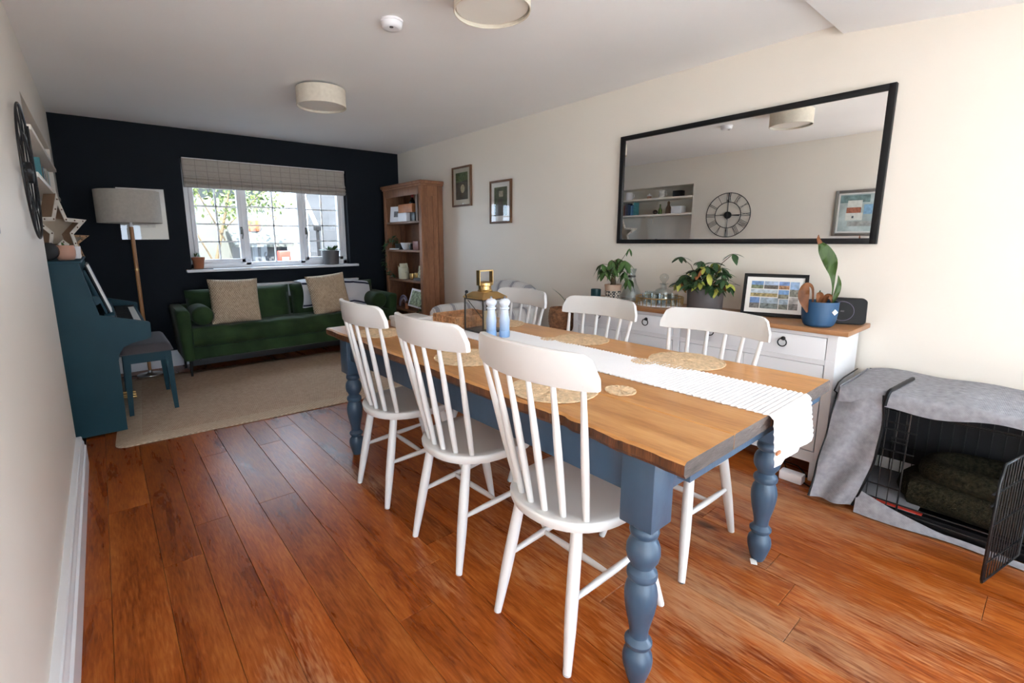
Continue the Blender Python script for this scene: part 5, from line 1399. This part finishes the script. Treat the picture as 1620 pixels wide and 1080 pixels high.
# things on the piano
pt = 1.169
M['star_wood'] = mat('star_white', (.66, .60, .52), .6, var=.12, vscale=20)
M['star_back'] = mat('star_back', (.46, .38, .29), .6, var=.15)
M['star_brown'] = mat('star_bare_wood', (.30, .19, .12), .6, var=.2)
def star(c, R, yaw, depth, label, face):
    t = thing('marquee_star', label, 'ornament', (c[0], c[1], pt))
    def pts(f): return [(f*R*(1 if k % 2 == 0 else .42)*math.sin(PI*k/5), f*R*(1 if k % 2 == 0 else .42)*math.cos(PI*k/5)) for k in range(10)]
    mtx = Matrix.Translation(c) @ Matrix.Rotation(yaw, 4, 'Z')
    P_ = lambda q, y: [mtx @ Vector((a, y, b)) for a, b in q]
    MB().rings([P_(pts(1), -depth/2), P_(pts(1), depth/2), P_(pts(.97), depth/2), P_(pts(.97), -depth/2)], closed=True).build('side_band', M['star_brown'], t, smooth=0)
    MB().rings([P_(pts(1), -depth/2+.001), P_(pts(.68), -depth/2+.001), P_(pts(.68), -depth/2-.004), P_(pts(1), -depth/2-.004)], closed=True).build('face_frame', face, t, smooth=0)
    MB().rings([P_(pts(.98), depth/2-.004), P_(pts(.98), depth/2)]).build('back_board', M['star_back'], t, smooth=0)
    q = pts(.84)
    for k in range(10):
        a, b = q[k], q[(k+1) % 10]
        for f in (0, .5):
            p = mtx @ Vector((a[0]+(b[0]-a[0])*f, -depth/2-.004, a[1]+(b[1]-a[1])*f))
            MB().sphere(p, .0065, 1).build('bulb', M['frame_wood'], t)
    return t
star((-.025, 4.66, pt+.205), .252, .92, .085, 'large white wooden marquee star standing on the piano', M['star_wood'])
star((.02, 5.00, pt+.121), .150, .5, .05, 'smaller brown marquee star behind the large star on the piano', mat('star_tan', (.40, .24, .13), .6, var=.2))
t = thing('cactus_pot', 'pink pot of small succulents on the near end of the piano', 'potted plant', (.035, 4.13, pt))
MB().lathe([(.034, pt), (.042, pt+.004), (.050, pt+.03), (.052, pt+.06), (.046, pt+.095), (.040, pt+.095), (.045, pt+.06), (.001, pt+.075)], (.035, 4.13, 0), 32).build('pot', M['pink_pot'], t, smooth=60)
for k in range(12):
    a = random.uniform(0, 6.28); leaf(t, 'leaf_a', (.035+.02*math.cos(a), 4.13+.02*math.sin(a), pt+.080), a, random.uniform(.5, 1.3), random.uniform(.03, .05), 0, .7)
tag(MB().lathe([(.03, 0), (.050, .006), (.056, .03), (.056, .04), (.045, .062), (.02, .066)], (-.045, 4.02, pt+.058), 28, rot=Matrix.Rotation(-PI/2, 3, 'X')).build('round_speaker', M['black'], smooth=40), 'round black speaker on edge beside the pink pot on the piano', 'speaker')
t = thing('white_cup', 'plain white cup on the piano lid behind the stars', 'cup', (.075, 4.50, pt))
MB().lathe([(.026, pt), (.030, pt+.003), (.034, pt+.085), (.031, pt+.085), (.027, pt+.008), (.001, pt+.007)], (.072, 4.44, 0), 24).build('body', M['plastic_white'], t, smooth=50)

# alcove shelves
for z in (1.888, 1.650):
    s = MB().box(AX, XL+.022, A0+.001, A1-.001, z-.026, z, .002).build('wall_shelf', M['cream_wall'])
    tag(s, 'upper white alcove shelf holding mugs' if z > 1.8 else 'lower white alcove shelf holding a row of books', 'shelf', 'alcove shelves')
    if z < 1.8: MB().box(AX, AX+.012, 4.30, 4.33, z-.13, z-.026).box(AX, AX+.17, 4.30, 4.33, z-.038, z-.026).build('bracket', M['cream_wall'], s)
def mug(x, y, z, r, h, label, nm='mug', pat=None):
    t = thing(nm, label, 'mug', (x, y, z))
    MB().lathe([(r*.85, z), (r, z+.004), (r, z+h), (r*.92, z+h), (r*.92, z+.01), (.001, z+.009)], (x, y, 0), 24).build('body', pat or M['plastic_white'], t, smooth=50)
    MB().tube([(x, y-r*.95, z+h*.82), (x, y-r*1.55, z+h*.75), (x, y-r*1.6, z+h*.40), (x, y-r*.95, z+h*.25)], .006, 8).build('handle', pat or M['plastic_white'], t)
spk = mat('speckled_mug', (.66, .65, .62), .4, var=.35, vscale=30)
mug(-.11, 4.60, 1.8885, .052, .118, 'taller white mug at the far end of the upper alcove shelf')
mug(-.10, 4.03, 1.8885, .048, .105, 'white mug with a grey motif near the middle of the upper alcove shelf', pat=spk)
t = thing('figurine', 'small pale house shaped figurine between the two mugs', 'ornament', (-.10, 4.24, 1.8885))
MB().box(-.125, -.075, 4.215, 4.265, 1.8885, 1.93, .003).build('body', M['pink_pot'], t)
MB().rings([[Vector((-.13, 4.21, 1.93)), Vector((-.07, 4.21, 1.93)), Vector((-.07, 4.27, 1.93)), Vector((-.13, 4.27, 1.93))], [Vector((-.101, 4.239, 1.972)), Vector((-.099, 4.239, 1.972)), Vector((-.099, 4.241, 1.972)), Vector((-.101, 4.241, 1.972))]]).build('roof', M['plastic_white'], t, smooth=0)
tag(MB().box(-.16, -.05, 3.70, 3.83, 1.8885, 1.975, .004).build('wooden_box', M['leg_dark']), 'dark wooden box at the near end of the upper alcove shelf', 'box')
bz0 = 1.6505
cols = [('pale blue', (.42, .50, .52)), ('red', (.50, .03, .03)), ('yellow', (.42, .30, .05)), ('pale lilac', (.40, .36, .55)), ('plum', (.14, .05, .10)), ('white', (.60, .60, .58)), ('royal blue', (.05, .14, .38)), ('black', (.015, .015, .018)), ('navy', (.02, .04, .12)), ('pale grey', (.45, .45, .43)), ('dark', (.03, .025, .03)), ('blue', (.035, .11, .30)), ('lilac', (.36, .34, .52)), ('ochre', (.46, .25, .07)), ('cream', (.52, .48, .40)), ('cream', (.55, .52, .46)), ('grey', (.20, .21, .22)), ('deep blue', (.02, .08, .20)), ('teal', (.03, .15, .22)), ('brown', (.15, .07, .04)), ('violet', (.16, .10, .16)), ('slate', (.05, .06, .09)), ('navy', (.02, .05, .13)), ('sky blue', (.16, .38, .60)), ('bright blue', (.06, .22, .45)), ('sea green', (.08, .30, .34))]
random.seed(8)
y = 5.27; used = {}
for i, (cn, c) in enumerate(cols):
    w = random.choice((.022, .028, .034, .040)); h = random.uniform(.15, .195) if i > 6 else random.uniform(.185, .205); dpt = random.uniform(.11, .15)
    used[cn] = used.get(cn, 0)+1
    where = 'farther ' if used[cn] == 1 and sum(1 for q in cols if q[0] == cn) > 1 else ('nearer ' if used[cn] > 1 else '')
    b = thing('book', where+cn+' spined upright book in the row on the lower alcove shelf', 'book', (-.10, y-w/2, bz0), 'books on the lower alcove shelf')
    m = mat('book_'+cn.replace(' ', '_'), c, .55, var=.15, vscale=30)
    x1 = -.035-random.uniform(0, .02)
    MB().box(x1-dpt, x1-.004, y-w+.003, y-.003, bz0+.003, bz0+h-.003).build('pages', M['paper'], b, smooth=0)
    MB().box(x1-dpt-.002, x1-.003, y-w+.0005, y-w+.0032, bz0, bz0+h).box(x1-dpt-.002, x1-.003, y-.0032, y-.0005, bz0, bz0+h).box(x1-.004, x1, y-w+.0005, y-.0005, bz0, bz0+h).build('cover', m, b, smooth=0)
    y -= w+.0015
tag(MB().lathe([(.026, 0), (.028, .01), (.028, .06), (.012, .10), (.011, .14), (.013, .145), (.010, .146)], (-.09, 4.04, bz0), 20).build('bottle', mat('green_glass', (.10, .17, .03), .2), smooth=50), 'small green glass bottle right after the row of books', 'bottle')
tag(MB().lathe([(.04, 0), (.042, .01), (.036, .09), (.018, .13), (.020, .165), (.008, .185)], (-.10, 3.91, bz0), 20).build('carved_figure', M['frame_wood'], smooth=50), 'dark brown carved figure between green bottle and white box', 'ornament')
tag(MB().sphere((-.09, 4.12, bz0+.035), .035, 2, (1, 1.1, 1)).build('stone_ball', M['leg_dark']), 'dark rounded ornament leaning on the last book', 'ornament')
tag(MB().box(-.18, -.05, 3.68, 3.84, bz0, bz0+.105, .003).build('paper_box', M['plastic_white']), 'white box at the near end of the lower alcove shelf', 'box')
# wall clock
t = thing('wall_clock', 'large round black skeleton wall clock with Roman numerals on the left wall', 'clock', (XL+.02, 3.03, 1.585))
cy_, cz_, Rr, ri, xc = 2.99, 1.59, .288, .168, XL+.022
def cp(r, a, dx=0): return Vector((xc+dx, cy_+r*math.sin(a), cz_+r*math.cos(a)))
for r in (Rr, ri): MB().tube([cp(r, 2*PI*k/56) for k in range(56)], .0048, 6, closed=True).build('ring', M['black_metal'], t)
rom = ['XII', 'I', 'II', 'III', 'IIII', 'V', 'VI', 'VII', 'VIII', 'IX', 'X', 'XI']
for k, sN in enumerate(rom):
    a = 2*PI*k/12; mb = MB(); wch = {'I': .018, 'V': .030, 'X': .030}
    tot = sum(wch[c_] for c_ in sN); off = -tot/2
    tn = Vector((0, math.cos(a), -math.sin(a))); rd = Vector((0, math.sin(a), math.cos(a)))
    cN = Vector((xc, cy_, cz_))
    def bar(o0, o1): mb.tube([cN+rd*(ri+.004)+tn*o0, cN+rd*(Rr-.004)+tn*o1], .0027, 5)
    for c_ in sN:
        w = wch[c_]; m_ = off+w/2
        if c_ == 'I': bar(m_, m_)
        elif c_ == 'V': bar(m_, m_-w*.36); bar(m_, m_+w*.36)
        else: bar(m_-w*.36, m_+w*.36); bar(m_+w*.36, m_-w*.36)
        off += w
    mb.build('numeral', M['black_metal'], t)
MB().tube([cp(Rr, 0), cp(Rr, PI)], .0035, 5).build('vertical_bar', M['black_metal'], t); MB().tube([cp(ri, PI/2), cp(ri, -PI/2)], .0035, 5).build('cross_bar', M['black_metal'], t)
MB().lathe([(.046, -.012), (.046, .010), (.040, .014), (.01, .016)], (xc, cy_, cz_), 24, rot=Matrix.Rotation(PI/2, 3, 'Y')).build('hub', M['black_metal'], t)
MB().tube([cp(.09, -1.62+PI, .012), cp(0, 0, .012), cp(.11, -1.62, .012), cp(.155, -1.62, .012)], lambda q: .0045+.004*(q > .6), 6).build('hour_hand', M['black_metal'], t)
MB().tube([cp(.06, .02+PI, .018), cp(0, 0, .018), cp(.20, .02, .018)], .004, 6).build('minute_hand', M['black_metal'], t)
MB().box(XL, xc, cy_-.02, cy_+.02, cz_-.02, cz_+.02).build('movement_box', M['black_metal'], t)

# harbour painting on the left wall, seen in the mirror
t = thing('harbour_painting', 'pewter framed harbour painting of white cottages, seen in the mirror', 'painting', (XL+.01, 1.45, 1.305))
py0, py1, pz0, pz1 = 1.10, 1.80, 1.305, 1.805
MB().box(XL, XL+.028, py0, py0+.032, pz0, pz1, .004).box(XL, XL+.028, py1-.032, py1, pz0, pz1, .004).box(XL, XL+.028, py0+.03, py1-.03, pz0, pz0+.032, .004).box(XL, XL+.028, py0+.03, py1-.03, pz1-.032, pz1, .004).build('frame', M['steel'], t)
MB().box(XL, XL+.010, py0+.02, py1-.02, pz0+.02, pz1-.02).build('mount', M['paper'], t, smooth=0)
ca = MB().box(XL+.010, XL+.012, py0+.048, py1-.048, pz0+.048, pz1-.048).build('canvas', mat('sea_wash', (.42, .50, .50), .7, var=.25, vscale=9), t, smooth=0)
pc_ = {'w': mat('cottage_white', (.66, .68, .63), .7, var=.1, vscale=30), 'r': mat('tile_red', (.34, .12, .07), .7, var=.3, vscale=40), 'b': mat('cottage_blue', (.22, .40, .58), .7, var=.2, vscale=30), 'd': mat('slate_dark', (.08, .10, .12), .7, var=.3, vscale=30), 'g': mat('hill_green', (.16, .25, .25), .7, var=.4, vscale=20), 's': mat('quay_grey', (.36, .38, .36), .7, var=.3, vscale=20)}
# fractions from the right end (as one stands before it) mirrored to the room: u grows with y decreasing
shapes = [('g', 0, .45, .78, .98), ('w', .12, .34, .62, .84), ('r', .11, .33, .50, .65), ('w', .10, .36, .30, .50), ('b', .37, .50, .46, .72), ('w', .52, .66, .52, .86), ('d', .55, .68, .80, .86), ('w', .58, .80, .26, .50), ('w', .72, .92, .60, .88), ('d', .74, .88, .84, .90), ('s', .14, .60, .14, .27), ('w', .82, .97, .30, .56), ('d', .20, .23, .36, .42), ('d', .62, .65, .38, .43), ('d', .70, .73, .38, .43), ('s', .66, .80, .54, .70)]
for k, (c_, a0, a1, b0, b1) in enumerate(shapes):
    Y = lambda f: py1-.05-(py1-py0-.10)*f
    Z = lambda f: pz0+.05+(pz1-pz0-.10)*f
    MB().box(XL+.012, XL+.0125+.0003*k, Y(a1), Y(a0), Z(b0), Z(b1)).build('paint_shape', pc_[c_], ca, smooth=0)

# ------------------------------------------------------------------ pine bookcase
t = thing('pine_bookcase', 'tall reclaimed pine bookcase against the right wall beside the sofa', 'bookcase', (3.25, 5.20, 0))
bx0, bx1, by0, by1, bh = 3.100, 3.395, 4.738, 5.655, 1.93
MB().box(bx0-.025, bx1, by0-.03, by1+.03, bh-.012, bh+.022, .006).box(bx0-.012, bx1, by0-.015, by1+.015, bh-.035, bh-.010, .006).build('cornice', M['pine_case'], t)
MB().box(bx0-.002, bx0+.022, by0, by0+.06, 0, bh-.03, .002).build('stile', M['pine_case'], t); MB().box(bx0-.002, bx0+.022, by1-.06, by1, 0, bh-.03, .002).build('stile', M['pine_case'], t)
MB().box(bx0-.001, bx0+.021, by0+.06, by1-.06, bh-.125, bh-.03, .002).build('top_rail', M['pine_case'], t); MB().box(bx0-.001, bx0+.021, by0+.06, by1-.06, 0, .10, .002).build('plinth', M['pine_case'], t)
for ya, yb in ((by0, by0+.020), (by1-.020, by1)):
    n = 4; w = (bx1-bx0-.022)/n
    for k in range(n):
        a = bx0+.022+k*w
        MB().box(a+.0012, a+w-.0012, ya+(.004 if k not in (0, 3) else 0), yb-(.004 if k not in (0, 3) else 0), 0, bh-.03, .0015, seg=1).build('side_board', M['pine_case'], t, smooth=0)
    y2 = ya+.001 if ya == by0 else yb-.003
    MB().box(bx0+.09, bx1-.075, y2, y2+.002, bh-.145, bh-.035).build('top_rail', M['pine_case'], t, smooth=0)
for k in range(5):
    w = (by1-by0-.04)/5; a = by0+.02+k*w
    MB().box(bx1-.012, bx1-.002, a+.001, a+w-.001, .02, bh-.03).build('back_board', M['pine_case'], t, smooth=0)
SHZ = (1.508, 1.168, .802, .432, .105)
for z in SHZ: MB().box(bx0+.004, bx1-.012, by0+.022, by1-.022, z-.026, z, .002).build('shelf', M['pine_shelf'], t)
def on(z): return SHZ[z]+.0008
bxm = 3.22
z = on(0)
o = thing('white_photo_frame', 'white framed photo at the far end of the top bookcase shelf', 'photo frame', (3.22, 5.43, z))
MB().obox((3.18, 5.46, z+.098), (.02, .22, .19), Euler((0, .12, .25))).build('frame', M['plastic_white'], o); MB().obox((3.168, 5.457, z+.098), (.004, .075, .07), Euler((0, .12, .25))).build('photo', mat('photo_grey', (.16, .15, .15), .5, var=.6, vscale=50), o)
tag(MB().box(3.13, 3.36, 5.00, 5.33, z+.105, z+.205, .004).build('wooden_crate', mat('orange_wood', (.45, .16, .05), .5, var=.2, vscale=12)), 'orange wooden wine box lying across the top bookcase shelf', 'box')
tag(MB().box(3.12, 3.30, 5.12, 5.33, z, z+.104, .006).build('gift_box', M['plastic_white']), 'white box under the orange wooden box in the bookcase', 'box')
tag(MB().box(3.16, 3.34, 4.99, 5.10, z, z+.104, .004).build('dark_book_stack', M['leg_dark']), 'dark block holding up the near end of the orange wooden box', 'box')
o = thing('wine_bottle', 'dark bottle with a red cap standing on the orange wooden box', 'bottle', (3.24, 5.17, z+.206))
zz = z+.206
MB().lathe([(.034, zz), (.036, zz+.004), (.036, zz+.02), (.034, zz+.035), (.014, zz+.065), (.013, zz+.085)], (3.24, 5.17, 0), 20).build('body', mat('dark_glass', (.008, .01, .008), .15), o, smooth=50)
MB().lathe([(.0145, zz+.080), (.0155, zz+.118), (.012, zz+.120)], (3.24, 5.17, 0), 16).build('cap', mat('red_foil', (.40, .03, .03), .35), o)
o = thing('upright_picture', 'dark upright frame with a pale edge at the near end of the top bookcase shelf', 'photo frame', (3.25, 4.86, z))
MB().box(3.12, 3.30, 4.85, 4.875, z, z+.30, .003).build('board', M['leg_dark'], o); MB().box(3.112, 3.12, 4.84, 4.885, z, z+.305).box(3.112, 3.30, 4.84, 4.885, z+.30, z+.31).build('frame', M['frame_wood'], o)
z = on(1)
tag(MB().lathe([(.035, 0), (.05, .02), (.075, .085), (.07, .085), (.046, .022), (.001, .02)], (3.20, 5.28, z), 24).build('white_bowl', M['plastic_white'], smooth=50), 'white bowl on the second bookcase shelf beside the trailing ivy', 'bowl')
tag(MB().lathe([(.03, 0), (.034, .03), (.022, .07), (.001, .075)], (3.18, 5.12, z), 16).build('dark_ornament', M['leg_dark'], smooth=50), 'small dark ornament between the white bowl and red tin', 'ornament')
tag(MB().box(3.13, 3.24, 4.88, 5.01, z, z+.105, .006).build('red_tin', mat('brown_red', (.20, .065, .045), .5, var=.3, vscale=30)), 'brown red tin at the near end of the second bookcase shelf', 'tin')
tag(MB().obox((3.120, 5.45, z+.008), (.05, .14, .014), Euler((0, 0, .1))).build('cream_book', M['paper']), 'cream booklet lying at the front of the second bookcase shelf', 'book')
# trailing ivy
o = thing('trailing_ivy', 'dark green ivy spilling over the front of the second bookcase shelf', 'plant', (3.16, 5.46, z))
zz = z
MB().lathe([(.04, zz), (.05, zz+.004), (.055, zz+.075), (.05, zz+.075), (.001, zz+.06)], (3.20, 5.46, 0), 20).build('pot', M['leg_dark'], o)
random.seed(31)
trails = [[(3.20, 5.46, zz+.08), (3.12, 5.50, zz+.13), (3.06, 5.55, zz+.06), (3.05, 5.58, zz-.12), (3.06, 5.56, zz-.24)],
          [(3.20, 5.46, zz+.08), (3.10, 5.46, zz+.14), (3.05, 5.52, zz+.04), (3.05, 5.56, zz-.08)],
          [(3.20, 5.46, zz+.08), (3.12, 5.38, zz+.15), (3.06, 5.38, zz+.12)],
          [(3.06, 5.56, zz-.18), (3.06, 5.48, zz-.27), (3.07, 5.40, zz-.31), (3.08, 5.36, zz-.33)]]
mb = MB()
for tr in trails:
    mb.tube(tr, .002, 5)
mb.build('stem', M['stem'], o)
for tr in trails:
    for i in range(len(tr)-1):
        a, b = Vector(tr[i]), Vector(tr[i+1])
        for q in range(8):
            p = a.lerp(b, random.random())+Vector((random.uniform(-.025, .005), random.uniform(-.03, .03), random.uniform(-.02, .03)))
            leaf(o, 'leaf_b', p, random.uniform(2, 4.2), random.uniform(-.9, .4), random.uniform(.035, .06), random.uniform(-.6, .6), 1.2)
z = on(2)
o = thing('cream_jug', 'tall cream enamel jug with a loop handle on the third bookcase shelf', 'jug', (3.19, 5.33, z))
cm = mat('cream_enamel', (.62, .58, .42), .4, var=.04)
MB().lathe([(.062, z), (.066, z+.004), (.066, z+.135), (.060, z+.145), (.050, z+.150), (.050, z+.190), (.046, z+.192), (.044, z+.15), (.001, z+.145)], (3.18, 5.335, 0), 28).build('body', cm, o, smooth=40)
MB().tube([(3.175, 5.29, z+.185), (3.17, 5.235, z+.195), (3.165, 5.205, z+.15), (3.165, 5.22, z+.10), (3.17, 5.275, z+.085)], .008, 8).build('handle', cm, o)
MB().tube([(3.18, 5.39, z+.03), (3.17, 5.42, z+.10), (3.165, 5.44, z+.16)], (.012, .008), 8).build('spout', cm, o)
tag(MB().lathe([(.02, 0), (.03, .004), (.036, .04), (.030, .075), (.026, .075), (.001, .07)], (3.20, 5.16, z), 20).build('gold_cup', M['brass'], smooth=50), 'farther round gold cup beside the cream jug', 'cup', 'gold cups')
tag(MB().lathe([(.02, 0), (.03, .004), (.038, .045), (.030, .085), (.026, .085), (.001, .08)], (3.22, 5.08, z), 20).build('gold_cup', M['brass'], smooth=50), 'nearer round gold cup by the little print in the bookcase', 'cup', 'gold cups')
tag(MB().box(3.13, 3.26, 4.82, 5.02, z, z+.030, .003).build('grey_book', M['grey_pot']), 'grey book lying flat on the third bookcase shelf', 'book')
tag(MB().obox((3.19, 4.92, z+.105), (.012, .12, .145), Euler((0, .15, .1))).build('small_print', mat('print_yellow', (.42, .38, .24), .6, var=.6, vscale=40)), 'small yellow patterned print propped on the grey book', 'print')
z = on(3)
o = thing('botanical_print', 'white framed green botanical print leaning on the fourth bookcase shelf', 'picture', (3.2, 4.98, z))
MB().obox((3.175, 5.02, z+.145), (.012, .24, .225), Euler((.12, .28, .25))).build('frame', M['plastic_white'], o); MB().obox((3.167, 5.018, z+.146), (.008, .19, .18), Euler((.12, .28, .25))).build('print', mat('botanical', (.30, .36, .24), .6, var=.7, vscale=35), o)
o = thing('rainbow_ornament', 'small arched lilac rainbow ornament on the fourth bookcase shelf', 'ornament', (3.19, 5.34, z))
for k, (r, c_) in enumerate(((.105, (.24, .22, .34)), (.08, (.42, .36, .44)), (.055, (.20, .09, .06)))):
    MB().tube([(3.18+.0*k, 5.36+r*math.cos(PI*q/16), z+.012+1.35*r*math.sin(PI*q/16)) for q in range(17)], .012, 8).build('arch', mat('arch_paint', c_, .6), o)
o = thing('wooden_toy', 'small orange wooden figure beside the rainbow ornament', 'ornament', (3.15, 5.23, z))
MB().lathe([(.022, z), (.026, z+.01), (.020, z+.06), (.012, z+.07)], (3.15, 5.23, 0), 16).build('body', mat('orange_toy', (.40, .13, .05), .5), o); MB().sphere((3.15, 5.23, z+.085), .018, 2).build('head', M['frame_wood'], o)
o = thing('small_fern', 'dark leafy plant at the near end of the fourth bookcase shelf', 'plant', (3.15, 4.86, z))
MB().lathe([(.032, z), (.04, z+.05), (.036, z+.05), (.001, z+.04)], (3.165, 4.83, 0), 16).build('pot', M['leg_dark'], o)
for k in range(34):
    a = random.uniform(1.6, 4.7); leaf(o, 'leaf_b', (3.14+random.uniform(-.05, .03), 4.83+random.uniform(-.02, .10), z+random.uniform(-.10, .10)), a, random.uniform(-1.2, .8), random.uniform(.04, .07), 0, .8)
MB().tube([(3.165, 4.83, z+.05), (3.10, 4.86, z+.07), (3.085, 4.88, z-.05)], .002, 5).build('stem', M['stem'], o)
z = on(4)
tag(MB().box(3.12, 3.36, 4.95, 5.45, z, z+.22, .012).build('lavender_box', mat('lavender', (.26, .25, .36), .7)), 'lavender fabric storage box on the bottom bookcase shelf', 'box')

# ------------------------------------------------------------------ striped armchair
t = thing('striped_armchair', 'grey and white ticking striped armchair between the bookcase and sideboard', 'armchair', (2.95, 3.30, 0))
ay0, ay1 = 2.93, 3.68
def rr_slab(y0, y1, x0, x1, z0, z1, r, nm, puff=.0):
    o = MB().box(x0, x1, y0, y1, z0, z1, r, seg=5).build(nm, M['striped'], t, smooth=70); return o
N = 20
R = []
for i in range(N+1):                                     # back: arched top
    u = -1+2*i/N; y = (ay0+ay1)/2+u*.315
    zt_ = .905-.045*u*u-.10*max(0, abs(u)-.80)**1.2/.2*.9
    R.append([Vector((3.06, y, .40)), Vector((3.05, y, .62)), Vector((3.10, y, zt_-.035)), Vector((3.135, y, zt_)), Vector((3.20, y, zt_+.004)), Vector((3.25, y, zt_-.03)), Vector((3.275, y, .62)), Vector((3.25, y, .2)), Vector((3.10, y, .2))])
MB().rings(R).build('backrest', M['striped'], t, smooth=60)
for s, (a, b) in enumerate(((ay0, ay0+.14), (ay1-.14, ay1))):
    R = []
    for i in range(13):
        q = i/12; x_ = 2.47+.68*q
        zt_ = .705-.05*(1-q)**4*0
        e = .05*(max(0, .12-q)/.12)**2
        zt_ = .700-.06*(max(0, .15-q)/.15)**2
        R.append([Vector((x_, a+e, .17)), Vector((x_, b-e, .17)), Vector((x_, b-e, zt_-.06)), Vector((x_, b-.025-e, zt_-.015)), Vector((x_, (a+b)/2, zt_)), Vector((x_, a+.025+e, zt_-.015)), Vector((x_, a+e, zt_-.06))])
    MB().rings(R).build('arm', M['striped_arm'], t, smooth=60)
rr_slab(ay0+.13, ay1-.13, 2.52, 3.10, .17, .32, .02, 'base')
rr_slab(ay0+.142, ay1-.142, 2.47, 3.06, .32, .455, .045, 'seat_cushion')
for x_ in (2.52, 3.18):
    for y_ in (ay0+.05, ay1-.05): MB().tube([(x_, y_, .18), (x_, y_, 0)], (.022, .015), 10).build('leg', M['frame_wood'], t)

# ------------------------------------------------------------------ ceiling lights and detector
def drum(x, y, r, z0, label):
    t = thing('ceiling_light', label, 'ceiling light', (x, y, z0), 'drum ceiling lights')
    MB().lathe([(r, z0), (r, H-.012), (r-.003, H-.012), (r-.003, z0)], (x, y, 0), 56, caps=False).build('shade', M['linen'], t, smooth=60)
    MB().lathe([(.001, z0+.012), (r-.010, z0+.012), (r-.010, z0+.016), (.001, z0+.016)], (x, y, 0), 48).build('diffuser', M['diffuser'], t)
    MB().tube([(x+(r-.002)*math.cos(2*PI*k/56), y+(r-.002)*math.sin(2*PI*k/56), z0) for k in range(56)], .0035, 6, closed=True).build('rim', M['linen'], t)
    MB().lathe([(.05, H-.03), (.055, H-.001)], (x, y, 0), 20).build('rose', M['plastic_white'], t)
    mb = MB()
    for k in range(3):
        q = 2*PI*k/3; mb.tube([(x+.03*math.cos(q), y+.03*math.sin(q), H-.02), (x+(r-.003)*math.cos(q), y+(r-.003)*math.sin(q), H-.02)], .003, 5)
    mb.build('spider', M['steel'], t)
drum(1.62, 3.69, .176, 2.268, 'cream drum ceiling light over the rug end of the room')
drum(1.66, 1.745, .168, 2.268, 'cream drum ceiling light above the dining table, cut by the top of the photo')
t = thing('smoke_detector', 'small round white smoke detector on the ceiling', 'smoke detector', (1.514, 2.382, 2.36))
MB().lathe([(.030, 2.362), (.046, 2.364), (.052, 2.372), (.054, H-.012), (.058, H-.010), (.058, H-.0005)], (1.514, 2.382, 0), 32).build('body', M['plastic_white'], t, smooth=50)
MB().lathe([(.010, 2.360), (.011, 2.363)], (1.500, 2.362, 0), 14).build('test_button', M['grey_pot'], t)
